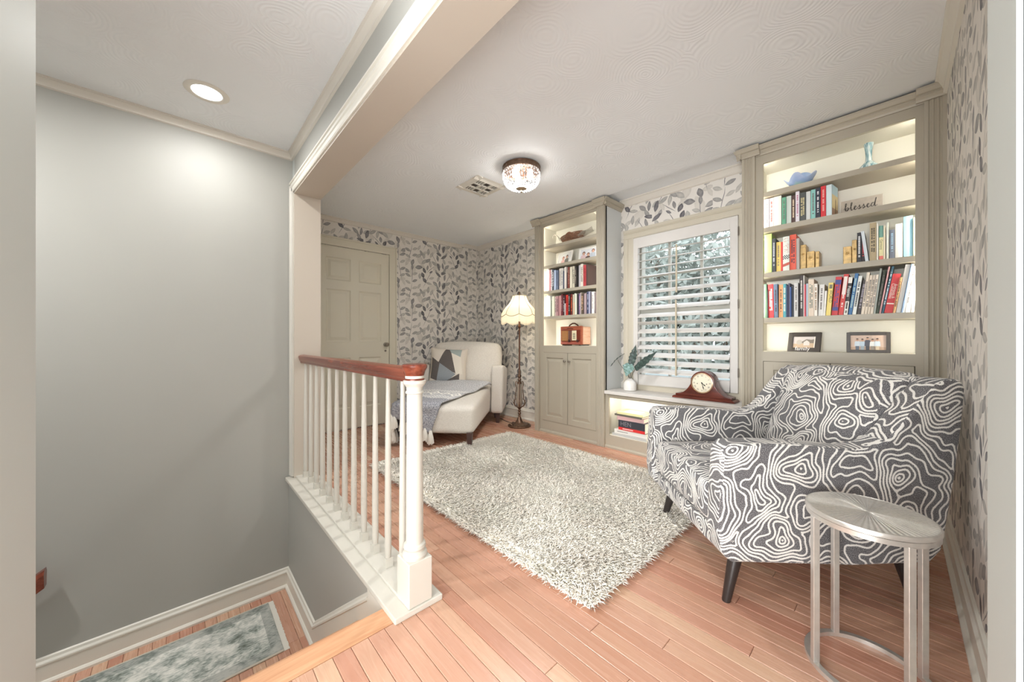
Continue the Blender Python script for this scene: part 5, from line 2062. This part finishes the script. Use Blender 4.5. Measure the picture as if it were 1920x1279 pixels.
for st in word:
    pts, rr = script_stroke(st)
    M = Matrix.Translation((-0.072, -0.0006, 0.030)) @ Matrix.Diagonal((0.0235, 1, 0.0235, 1))
    q_ = [M @ p for p in pts]
    lt.tube(q_, rr, 6)
lt.build('lettering', paint('26221f'), sg)
sg.location = (-0.152, 3.075, 1.7874)
sg.rotation_euler = (math.radians(-6), 0, 0)
tag(sg, 'grey wooden sign reading blessed in black script on the shelf', 'sign')

# art glass vase and blue bowl on the top shelf
def streak_glass():
    m, t = newmat('streaked_glass')
    n = t.noise(t.mapping(t.obj(), scale=(90, 90, 12)), 1.0, 3.0)
    t.l.new(t.ramp(n.outputs['Fac'], [(0.35, lin('#5d8794')), (0.5, lin('#a9c8cc')), (0.62, lin('#dfe9e6'))]), t.bsdf.inputs['Base Color'])
    t.bsdf.inputs['Roughness'].default_value = 0.12
    return m


M_STREAK = streak_glass()
gv = thing('glass_vase', 'streaked aqua glass vase with a squat body and flared neck on top shelf', 'vase', (-0.120, 3.08, 2.0322))
MB().lathe([(0.0, 0), (0.032, 0), (0.046, 0.012), (0.044, 0.03), (0.026, 0.05), (0.015, 0.066)], 28).build('body', M_STREAK, gv, smooth=0.8)
MB().lathe([(0.015, 0.066), (0.0135, 0.09), (0.016, 0.13), (0.0225, 0.172), (0.020, 0.172), (0.013, 0.13), (0.011, 0.08)], 24, cap=False, fn=lambda r, z, a: r * (1 + (0.06 * math.sin(3 * a) if z > 0.15 else 0))).build('neck', M_STREAK, gv, smooth=0.8)


def bowl_mat():
    m, t = newmat('blue_glaze')
    x, y, z = t.sep(t.obj())
    r_ = t.math('SQRT', t.math('ADD', t.math('MULTIPLY', x, x), t.math('MULTIPLY', y, y)))
    n = t.noise(t.obj(), 40.0, 2.0)
    f_ = t.math('MULTIPLY_ADD', t.math('SUBTRACT', n.outputs['Fac'], 0.5), 0.03, r_)
    t.l.new(t.ramp(t.math('MULTIPLY', f_, 10.0), [(0.1, lin('#c6cf7c')), (0.35, lin('#9fc0b0')), (0.55, lin('#93aad0')), (0.85, lin('#b4c2dc'))]), t.bsdf.inputs['Base Color'])
    t.bsdf.inputs['Roughness'].default_value = 0.15
    return m


bw = MB()
prof = [(0.024, 0.0), (0.03, 0.004), (0.05, 0.02), (0.068, 0.042), (0.080, 0.062)]
vs_, fs_ = [], []
nb_ = 48
for r, z in prof + [(r - 0.004, z + 0.003) for r, z in prof[::-1]]:
    for k in range(nb_):
        a = 2 * PI * k / nb_
        wv = math.cos(4 * a + 0.5)
        t_ = z / 0.062
        vs_.append(((r + 0.010 * wv * t_ ** 2) * math.cos(a), (r + 0.010 * wv * t_ ** 2) * math.sin(a) * 0.9, z + 0.018 * wv * t_ ** 2))
for i in range(2 * len(prof) - 1):
    for k in range(nb_):
        fs_.append((i * nb_ + k, i * nb_ + (k + 1) % nb_, (i + 1) * nb_ + (k + 1) % nb_, (i + 1) * nb_ + k))
fs_.append([k for k in range(nb_)][::-1])
bw.add(vs_, fs_)
bw.box(-0.0001, 0.0001, -0.0001, 0.0001, 0.0, 0.004)
bo = bw.build('bowl', bowl_mat(), smooth=0.9)
pl_ = MB().lathe([(0.06, -0.004), (0.055, 0.0), (0.03, 0.003), (0, 0.004)], 32, M=Matrix.Translation((0.004, 0.05, 0.062)) @ Matrix.Rotation(math.radians(80), 4, 'X'))
pl_.build('raised_centre', bowl_mat(), bo, smooth=0.8)
bo.location = (-0.448, 3.06, 2.0322)
tag(bo, 'blue glazed bowl with a wavy flared rim and yellow green centre', 'bowl')

# picture frames
def photo_frame(name, label, w, h, fwid, col, loc, rz, tilt, bgcol, cells, group, dep=0.014):
    root = thing(name, label, 'picture frame', loc, rz, group)
    R_ = Matrix.Rotation(math.radians(-tilt), 4, 'X')
    m_ = MB()
    m_.box(-w / 2, -w / 2 + fwid, 0, dep, 0, h, R_).box(w / 2 - fwid, w / 2, 0, dep, 0, h, R_)
    m_.box(-w / 2 + fwid, w / 2 - fwid, 0, dep, 0, fwid, R_).box(-w / 2 + fwid, w / 2 - fwid, 0, dep, h - fwid, h, R_)
    m_.build('frame', col, root, bevel=0.0015, seg=1)
    MB().box(-w / 2 + fwid, w / 2 - fwid, dep * 0.5, dep * 0.9, fwid, h - fwid, R_).build('photo', paint(bgcol), root)
    yt_ = h * 0.72 * math.sin(math.radians(tilt)) + dep
    MB().add([(-0.012, yt_, h * 0.70), (0.012, yt_, h * 0.70), (0.012, yt_ + 0.045, 0.001), (-0.012, yt_ + 0.045, 0.001), (-0.012, yt_ + 0.003, h * 0.70), (0.012, yt_ + 0.003, h * 0.70), (0.012, yt_ + 0.048, 0.001), (-0.012, yt_ + 0.048, 0.001)], [(0, 1, 2, 3), (7, 6, 5, 4), (0, 4, 5, 1), (1, 5, 6, 2), (2, 6, 7, 3), (3, 7, 4, 0)]).build('easel_back', M_DARKLEG, root)
    iw, ih = w - 2 * fwid, h - 2 * fwid
    for nm, colr, shape in cells:
        m_ = MB()
        m_.add([R_ @ Vector((-iw / 2 + x * iw, dep * 0.5 - 0.0006 - 0.0002 * cells.index((nm, colr, shape)), fwid + z * ih)) for x, z in shape], [list(range(len(shape)))])
        m_.build(nm, paint(colr), root)
    return root


def oval(cx, cz, rx, rz_, n_=12):
    return [(cx + rx * math.cos(2 * PI * k / n_), cz + rz_ * math.sin(2 * PI * k / n_)) for k in range(n_)]


M_BLKFR = mat('dark_frame', '#3a332e', 0.4, vary=0.1, vscale=40)
M_WHTFR = mat('white_frame', '#e6e5e0', 0.4)
cells = [('print_field', 'c2a88c', [(0, 0), (1, 0), (1, 0.42), (0, 0.36)]), ('print_hills', '7e7468', [(0.25, 0.40), (1, 0.42), (1, 0.8), (0.8, 0.72), (0.6, 0.78)]),
         ('print_house', 'd9cfc8', [(0.48, 0.22), (0.74, 0.22), (0.74, 0.5), (0.61, 0.68), (0.48, 0.5)]), ('print_tree', 'b9b2a8', oval(0.28, 0.5, 0.13, 0.22)), ('print_mat', 'e8dfd2', [(0.93, 0), (1, 0), (1, 1), (0.93, 1)])]
f1 = photo_frame('picture_frame', 'tilted dark picture frame reading family under a farmhouse photo', 0.182, 0.132, 0.028, M_BLKFR, (-0.432, 3.055, 0.9285), math.radians(-14), 12, 'cfc6c2', cells, 'dark picture frames')
tm = MB()
vs, fs = text_geo('family', 0.036)
R_ = Matrix.Rotation(math.radians(-12), 4, 'X')
tm.add([R_ @ Vector((x - 0.004, -0.0012, 0.020 + y)) for x, y, q in vs], fs)
tm.build('lettering', paint('f3f1ec'), f1)
cells = [('print_ground', 'b99c86', [(0, 0), (1, 0), (1, 0.2), (0, 0.2)])]
for k, (cx, top, shirt, trou) in enumerate(((0.20, 0.60, 'cdd8e2', '5a6474'), (0.345, 0.58, 'b9cad8', '97a2ac'), (0.49, 0.68, '4a4c58', '3c3e48'), (0.63, 0.57, 'e2e4e2', '8c8478'), (0.76, 0.60, 'cfdce6', 'cbbca2'))):
    cells.append(('print_trousers', trou, [(cx - 0.05, 0.0), (cx + 0.05, 0.0), (cx + 0.055, 0.3), (cx - 0.055, 0.3)]))
    cells.append(('print_shirt', shirt, [(cx - 0.085, 0.26), (cx + 0.085, 0.26), (cx + 0.075, top - 0.04), (cx + 0.03, top), (cx - 0.03, top), (cx - 0.075, top - 0.04)]))
    cells.append(('print_head', 'c49a80', oval(cx, top + 0.08, 0.036, 0.095)))
    cells.append(('print_hair', '3c2e28', oval(cx, top + 0.15, 0.036, 0.042)))
photo_frame('picture_frame', 'dark picture frame with five people in a row on the lowest shelf', 0.190, 0.126, 0.018, M_BLKFR, (-0.122, 3.05, 0.9285), math.radians(3), 7, 'cdb4a4', cells, 'dark picture frames')


def couple(parts):
    c_ = []
    for cx, top, shirt, hair in parts:
        c_.append(('print_shirt', shirt, [(cx - 0.17, 0.0), (cx + 0.17, 0.0), (cx + 0.15, top - 0.08), (cx + 0.05, top), (cx - 0.05, top), (cx - 0.15, top - 0.08)]))
        c_.append(('print_hair', hair, oval(cx, top + 0.14, 0.095, 0.17)))
        c_.append(('print_head', 'c79c88', oval(cx, top + 0.09, 0.07, 0.13)))
    return c_


photo_frame('picture_frame', 'white picture frame with a portrait of two people beside a second frame', 0.240, 0.155, 0.016, M_WHTFR, (-2.505, 3.09, 1.8325), math.radians(-12), 13, 'd4d3d2',
            couple([(0.38, 0.46, 'd3a8a4', '8a4a40'), (0.68, 0.52, '6a6a64', '4a3a34')]), 'white picture frames')
photo_frame('picture_frame', 'white picture frame with a portrait of three people above the book rows', 0.225, 0.150, 0.016, M_WHTFR, (-2.185, 3.09, 1.8325), math.radians(6), 12, 'd2d4da',
            couple([(0.22, 0.50, 'cdb4b8', '5a4a48'), (0.5, 0.34, '4e3a38', '7a5a4e'), (0.78, 0.62, 'b4bcc8', '6a4c44')]), 'white picture frames')

# swan basket with two wicker balls
M_WICK = mat('wicker', '#8a6650', 0.7, vary=0.3, vscale=60)
M_WIRE = mat('pale_wire', '#b9b4aa', 0.4, 0.6)
bs = thing('swan_basket', 'swan shaped wire and wicker basket on the top shelf', 'basket', (-2.36, 3.07, 2.0502))
bb = MB()
for j in range(7):
    t_ = j / 6
    rx, ry = 0.115 + 0.035 * t_, 0.045 + 0.03 * t_
    z_ = 0.006 + 0.072 * t_
    bb.tube([(rx * math.cos(2 * PI * k / 28), ry * math.sin(2 * PI * k / 28), z_ + 0.012 * math.cos(2 * PI * k / 28) * t_) for k in range(28)], 0.0055, 6, closed=True)
bb.lathe([(0.0, 0.002), (0.9, 0.002), (0.95, 0.01), (0, 0.01)], 20, M=Matrix.Diagonal((0.115, 0.045, 1, 1)))
bb.build('basket_body', M_WICK, bs, smooth=1.0)
wg = MB()
for k in range(9):
    t_ = k / 8 - 0.5
    wg.tube([(0.10, t_ * 0.09, 0.02 + 0.05 * abs(t_)), (0.17, t_ * 0.11, 0.06 + 0.03 * (1 - abs(t_))), (0.245, t_ * 0.06, 0.115 - 0.07 * abs(t_))], 0.0032, 6)
wg.build('tail_wires', M_WIRE, bs, smooth=1.0)
nk = MB().tube([(-0.12, 0, 0.03), (-0.16, 0, 0.062), (-0.195, 0, 0.098), (-0.225, 0, 0.128), (-0.25, 0, 0.137), (-0.268, 0, 0.125), (-0.272, 0, 0.105)], [0.008, 0.007, 0.006, 0.005, 0.006, 0.007, 0.003], 8)
for k in (-1, 1):
    nk.tube([(-0.12, k * 0.03, 0.03), (-0.16, k * 0.02, 0.05), (-0.19, k * 0.008, 0.09)], 0.003, 6)
nk.build('neck', M_WIRE, bs, smooth=1.0)
for x_, r_, lb, yy in ((-0.032, 0.052, 'orange brown wicker ball nearer the neck of the swan basket', -0.004), (0.068, 0.046, 'dark brown wicker ball nearer the tail of the swan basket', 0.004)):
    wbm = MB()
    wbm.lathe([(r_ * 0.93 * math.sin(PI * k / 10) if 0 < k < 10 else 0, -r_ * 0.93 * math.cos(PI * k / 10)) for k in range(11)], 16)
    for k in range(12):
        R_ = Matrix.Rotation(rb.uniform(0, PI), 4, 'X') @ Matrix.Rotation(rb.uniform(0, PI), 4, 'Y')
        wbm.tube([R_ @ Vector((r_ * math.cos(2 * PI * j / 18), r_ * math.sin(2 * PI * j / 18), 0)) for j in range(18)], 0.0035, 5, closed=True)
    o = wbm.build('wicker_ball', mat('wicker_orange', '#8a5238', 0.7, vary=0.3, vscale=70) if r_ > 0.05 else mat('wicker_dark', '#6b5040', 0.7, vary=0.3, vscale=70), smooth=1.0)
    o.location = (-2.36 + x_, 3.07 + yy, 2.0502 + 0.014 + r_)
    tag(o, lb, 'ball', 'wicker balls in the swan basket')

# radio
rd = thing('radio', 'vintage red brown wooden radio with a carrying handle on the lowest shelf', 'radio', (-2.35, 3.03, 0.9512), math.radians(-2))
M_FAB = mat('speaker_cloth', '#9a6a3c', 0.8, vary=0.3, vscale=150)
MB().box(-0.148, 0.14, 0.0, 0.03, 0.01, 0.205).build('cabinet_front', M_RADIOW, rd, bevel=0.008, seg=2)
MB().box(-0.144, 0.136, 0.03, 0.16, 0.012, 0.2).build('cabinet_body', M_RADIOS, rd, bevel=0.01, seg=2)
MB().box(-0.13, 0.122, -0.003, 0.001, 0.045, 0.165).build('front_panel', mat('radio_panel', '#6a2a1c', 0.35), rd)
MB().box(-0.124, -0.035, -0.006, -0.003, 0.05, 0.158).build('speaker_grille', M_FAB, rd)
MB().box(0.018, 0.078, -0.008, -0.003, 0.055, 0.158).build('dial', mat('dial_cream', '#d9cfae', 0.4), rd, bevel=0.001, seg=1)
dm = MB()
for k in range(5):
    dm.box(0.032, 0.064, -0.0086, -0.008, 0.072 + k * 0.013, 0.078 + k * 0.013)
dm.build('dial_marks', paint('3a332c'), rd)
MB().box(-0.026, -0.018, -0.008, -0.003, 0.05, 0.158).box(-0.004, 0.002, -0.008, -0.003, 0.05, 0.158).build('grille_bar', mat('grille_grey', '#8d8078', 0.4, 0.5), rd)
for x_ in (-0.02, 0.092):
    MB().lathe([(0.015, 0), (0.014, 0.010), (0.009, 0.013), (0, 0.013)], 16, M=Matrix.Translation((x_, -0.003, 0.05)) @ Matrix.Rotation(PI / 2, 4, 'X')).build('knob', mat('knob_brown', '#3c1c16', 0.3), rd, smooth=0.6)
MB().box(-0.13, 0.122, -0.002, 0.001, 0.02, 0.036).build('lower_vent', mat('vent_red', '#a2564a', 0.5), rd)
MB().box(-0.05, 0.03, -0.004, 0.001, 0.176, 0.182).build('badge', mat('badge_brown', '#3a1a14', 0.4), rd)
MB().tube([(-0.07, 0.05, 0.203), (-0.055, 0.05, 0.22), (-0.02, 0.05, 0.236), (0.01, 0.05, 0.236), (0.045, 0.05, 0.22), (0.06, 0.05, 0.203)], [0.006, 0.008, 0.008, 0.008, 0.008, 0.006], 8).build('handle', mat('handle_brown', '#5a3a2c', 0.5), rd, smooth=1.0)
for x_ in (-0.12, 0.11):
    MB().box(x_ - 0.012, x_ + 0.012, 0.01, 0.15, 0, 0.012).build('foot', M_DARKLEG, rd)

# mantel clock
ck = thing('mantel_clock', 'dark mahogany mantel clock with round cream face on the window bench', 'clock', (-1.045, 3.06, 0.5354), math.radians(0))
prof = []
for k in range(13):          # left wing sweep up to the drum, then mirrored
    t_ = k / 12
    prof.append((-0.205 + 0.118 * t_, 0.036 + 0.085 * t_ ** 2.6))
for k in range(1, 12):
    a = PI - (0.12 + (PI - 0.24) * k / 12)
    prof.append((0.090 * math.cos(a), 0.128 + 0.098 * math.sin(a)))
prof += [(-p, q) for p, q in prof[:13][::-1]]
prof += [(0.205, 0.018), (-0.205, 0.018)]
MB().prism(prof, lambda p, q, t: (p, t, q), -0.055, 0.055).build('case', M_CLOCKW, ck, bevel=0.003, seg=2, smooth=0.5)
MB().prism([(-0.228, 0.0), (0.228, 0.0), (0.228, 0.010), (0.215, 0.020), (-0.215, 0.020), (-0.228, 0.010)], lambda p, q, t: (p, t, q), -0.068, 0.062).build('base', M_CLOCKW, ck, bevel=0.002, seg=1)
CM = Matrix.Translation((0, -0.055, 0.134)) @ Matrix.Rotation(PI / 2, 4, 'X')
MB().lathe([(0.074, 0), (0.079, 0.002), (0.080, 0.006), (0.075, 0.007), (0.072, 0.004), (0.072, 0.0)], 48, M=CM, cap=False).build('bezel', mat('brass_bezel', '#c9a888', 0.25, 0.7), ck, smooth=0.6)
MB().lathe([(0.073, 0.0), (0.073, 0.002), (0, 0.002)], 40, M=CM).build('face', mat('clock_face', '#e9e1cb', 0.5), ck)
nm_ = MB()
for k, s_ in enumerate(('XII', 'I', 'II', 'III', 'IIII', 'V', 'VI', 'VII', 'VIII', 'IX', 'X', 'XI')):
    a = -2 * PI * k / 12
    vs, fs = text_geo(s_, 0.018)
    M = CM @ Matrix.Rotation(a, 4, 'Z') @ Matrix.Translation((0, 0.057, 0.0026)) @ Matrix.Diagonal((0.75, 1, 1, 1))
    nm_.add(vs, fs, M)
nm_.build('numerals', paint('4a4438'), ck)
for ang_, ln, w, nm in ((-130, 0.036, 0.0032, 'hour_hand'), (-165, 0.054, 0.0024, 'minute_hand')):
    M = CM @ Matrix.Rotation(math.radians(ang_), 4, 'Z')
    MB().add([(-w * 0.6, -0.008, 0.0036), (w * 0.6, -0.008, 0.0036), (w, ln * 0.55, 0.0036), (w * 1.7, ln * 0.65, 0.0036), (0, ln, 0.0036), (-w * 1.7, ln * 0.65, 0.0036), (-w, ln * 0.55, 0.0036)], [(0, 1, 2, 3, 4, 5, 6)], M).build(nm, paint('1c1816'), ck)
for x_ in (-0.034, 0.034):
    MB().lathe([(0.004, 0.002), (0.003, 0.003), (0, 0.003)], 10, M=CM @ Matrix.Translation((x_, -0.006, 0))).build('winding_hole', paint('2c2620'), ck)
MB().lathe([(0.005, 0.002), (0.005, 0.005), (0, 0.006)], 12, M=CM).build('hub', paint('1c1816'), ck)

# vase with leaf cuttings on the window bench
vz = MB().lathe([(0.0, 0.0), (0.050, 0.0), (0.056, 0.004), (0.0585, 0.03), (0.0575, 0.062), (0.050, 0.080), (0.034, 0.096), (0.022, 0.106), (0.0175, 0.114), (0.0145, 0.114), (0.016, 0.104), (0.02, 0.09), (0, 0.085)], 36).build('vase', mat('white_ceramic', '#e4e1dc', 0.28), smooth=0.7)
vz.location = (-1.712, 3.10, 0.5354)
tag(vz, 'small white ceramic vase holding leaf cuttings on the window bench', 'vase')
lfp = thing('leaf_cuttings', 'four dark wavy leaf cuttings standing in the small white vase', 'plant', (-1.712, 3.10, 0.5354))


def leaf_mat(name, c1, c2, c3):
    m, t = newmat(name)
    n = t.noise(t.obj(), 45.0, 3.0)
    t.l.new(t.ramp(n.outputs['Fac'], [(0.3, lin(c1)), (0.55, lin(c2)), (0.75, lin(c3))]), t.bsdf.inputs['Base Color'])
    t.bsdf.inputs['Roughness'].default_value = 0.4
    return m


M_LEAF = leaf_mat('dark_leaf', '#25302e', '#3d4f49', '#5f7068')
M_LEAFB = leaf_mat('heart_leaf', '#5f7f72', '#86a5a2', '#b2cccf')


def leaf_blade(p0, p1, width, up, nm, mt, wavy=0.12, n_=22, heart=False, bend=0.0):
    p0, p1 = Vector(p0), Vector(p1)
    d = (p1 - p0)
    L_ = d.length
    d.normalize()
    s_ = d.cross(Vector(up)).normalized()
    nn = s_.cross(d).normalized()
    m_ = MB()

    def f_(a, b_):
        # a across, b_ along
        if heart:
            w = width * (math.sin(PI * min(1, b_ * 0.5 + 0.5)) if b_ > 0.0 else 0) * (1 - b_ ** 3 * 0.3) if b_ > 0.25 else width * (0.62 + 0.38 * math.sin(PI * b_ * 2))
        else:
            w = width * (0.35 + 0.65 * math.sin(PI * min(1, b_ * 0.95 + 0.12)) ** 0.7) * (1 - b_ ** 5)
        x = (a * 2 - 1)
        ww = w * x * (1 + wavy * math.sin(b_ * 38) * abs(x))
        h = 0.10 * width * abs(x) + 0.10 * width * math.sin(b_ * 30 + 2 * x) * abs(x) + bend * math.sin(PI * b_)
        hb = -0.22 * width * (1 - b_ * 3.0) * (1 - abs(abs(x) - 0.5) * 2) if heart and b_ < 0.33 else 0
        return p0 + d * (b_ * L_ + hb) + s_ * ww + nn * h
    m_.grid(8, n_, f_)
    o = m_.build(nm, mt, lfp, smooth=3.2)
    so_ = o.modifiers.new('thick', 'SOLIDIFY')
    so_.thickness = 0.0012
    return o


leaf_blade((0.012, -0.005, 0.235), (0.046, 0.03, 0.43), 0.034, (0.2, -1, 0.1), 'leaf', M_LEAF)
leaf_blade((0.060, -0.01, 0.205), (0.262, 0.0, 0.372), 0.033, (0, -1, 0.2), 'leaf', M_LEAF)
leaf_blade((-0.150, -0.085, 0.222), (-0.035, -0.03, 0.345), 0.022, (-0.5, -0.45, 0.8), 'leaf', M_LEAF, 0.05, bend=0.012)
leaf_blade((0.02, -0.04, 0.245), (-0.006, -0.055, 0.13), 0.062, (0, -1, 0.15), 'heart_leaf', M_LEAFB, 0.02, heart=True)
M_STEM = mat('leaf_stem', '#5c5a4e', 0.5)
for pts in ([(0, 0, 0.10), (-0.03, -0.005, 0.165), (-0.062, -0.03, 0.215), (-0.085, -0.05, 0.262), (-0.092, -0.055, 0.285)], [(0.004, 0, 0.10), (0.008, -0.002, 0.17), (0.013, -0.004, 0.24)],
            [(0.006, 0, 0.10), (0.03, -0.005, 0.16), (0.062, -0.01, 0.207)], [(0, -0.004, 0.10), (0.0, -0.03, 0.16), (0.01, -0.037, 0.22)]):
    MB().tube(pts, 0.0024, 6).build('stem', M_STEM, lfp, smooth=1.0)

# ------------------------------------------------------------------ outdoors, seen through the louvers
M_GRASS = mat('lawn', '#5d7346', 0.95, vary=0.25, vscale=1.5)
struct(MB().box(-12, 10, 4.2, 22, -1.25, -1.2).build('ground_lawn', M_GRASS))


def foliage_mat(name, a, b_, c_):
    m, t = newmat(name)
    n = t.noise(t.pos(), 3.5, 3.0)
    col = t.ramp(n.outputs['Fac'], [(0.3, lin(a)), (0.5, lin(b_)), (0.7, lin(c_))])
    t.l.new(col, t.bsdf.inputs['Base Color'])
    t.bsdf.inputs['Roughness'].default_value = 0.6
    tr = t.add('ShaderNodeBsdfTranslucent')
    t.l.new(col, tr.inputs[0])
    mx = t.add('ShaderNodeMixShader')
    mx.inputs[0].default_value = 0.35
    t.l.new(t.bsdf.outputs[0], mx.inputs[1])
    t.l.new(tr.outputs[0], mx.inputs[2])
    t.l.new(mx.outputs[0], t.n['Material Output'].inputs['Surface'])
    return m


M_FOL = foliage_mat('tree_leaves', '#767d76', '#9ba199', '#bfc3bb')
M_BARK = mat('bark', '#6a5a4c', 0.9, vary=0.2, vscale=10)


def tree(loc, h, rad, seed, label, n_=5200):
    root = thing('tree', label, 'tree', loc, 0, 'trees outside the window')
    r_ = np.random.RandomState(seed)
    tk = MB().tube([(0, 0, 0), (0.05, 0.03, h * 0.3), (-0.04, 0, h * 0.62), (0.03, 0, h * 0.9)], [0.17, 0.13, 0.09, 0.03], 10)
    for k in range(7):
        a = r_.uniform(0, 2 * PI)
        z0_ = h * r_.uniform(0.3, 0.7)
        tk.tube([(0, 0, z0_), (math.cos(a) * rad * 0.4, math.sin(a) * rad * 0.4, z0_ + rad * 0.25), (math.cos(a) * rad * 0.75, math.sin(a) * rad * 0.75, z0_ + rad * 0.4)], [0.06, 0.04, 0.015], 7)
    tk.build('trunk', M_BARK, root, smooth=1.0)
    cl_ = r_.normal(0, 1, (26, 3))
    cl_ /= np.linalg.norm(cl_, axis=1)[:, None]
    cc = cl_ * r_.uniform(0.35, 0.85, (26, 1)) * np.array([rad, rad, h * 0.36]) + np.array([0, 0, h * 0.6])
    idx = r_.randint(0, 26, n_)
    p = cc[idx] + r_.normal(0, 1, (n_, 3)) * rad * 0.24
    p[:, 2] = np.maximum(p[:, 2], 0.25)
    u = r_.normal(0, 1, (n_, 3))
    u /= np.linalg.norm(u, axis=1)[:, None]
    v = np.cross(u, r_.normal(0, 1, (n_, 3)))
    v /= np.linalg.norm(v, axis=1)[:, None]
    s_ = r_.uniform(0.05, 0.10, (n_, 1))
    q = np.stack([p - u * s_, p + v * s_ * 0.5, p + u * s_, p - v * s_ * 0.5], axis=1).reshape(-1, 3)
    me_ = bpy.data.meshes.new('foliage')
    me_.from_pydata(q.tolist(), [], [(4 * i, 4 * i + 1, 4 * i + 2, 4 * i + 3) for i in range(n_)])
    me_.materials.append(M_FOL)
    o = bpy.data.objects.new('foliage', me_)
    COL.objects.link(o)
    o.parent = root
    tag(o, kind='stuff')


tree((-3.4, 7.4, -1.2), 5.6, 1.9, 1, 'green tree outside the window, nearest the leaf cuttings', 7000)
tree((-1.5, 8.2, -1.2), 5.2, 1.8, 2, 'green tree outside the window behind the tilt rod', 7000)
tree((0.4, 7.6, -1.2), 5.0, 1.7, 3, 'green tree outside the window near the hinged side of the shutter', 6000)
tree((-5.8, 10.5, -1.2), 7.0, 2.4, 4, 'tall green tree outside, farthest from the armchair', 6000)
tree((-2.3, 6.3, -1.2), 2.5, 1.5, 5, 'low shrub outside the window behind the leaf cuttings', 5000)
tree((0.1, 6.5, -1.2), 2.4, 1.5, 6, 'low shrub outside the window behind the clock', 5000)
tree((-4.4, 8.2, -1.2), 3.0, 1.8, 7, 'low shrub outside, farthest from the clock', 4000)
tree((1.9, 9.2, -1.2), 6.0, 2.2, 8, 'tall tree outside, nearest the armchair side of the window', 5000)
dk_ = thing('deck_railing', 'white porch railing outside the lower part of the window', 'railing', (-1.2, 4.5, -1.2))
M_PORCH = mat('porch_white', '#a3abab', 0.6)
MB().box(-2.2, 2.2, -0.04, 0.04, 1.72, 1.78).build('top_rail', M_PORCH, dk_)
for x_ in (-2.0, -0.55, 0.75, 2.0):
    MB().box(x_ - 0.05, x_ + 0.05, -0.05, 0.05, 0, 1.85).build('post', M_PORCH, dk_)
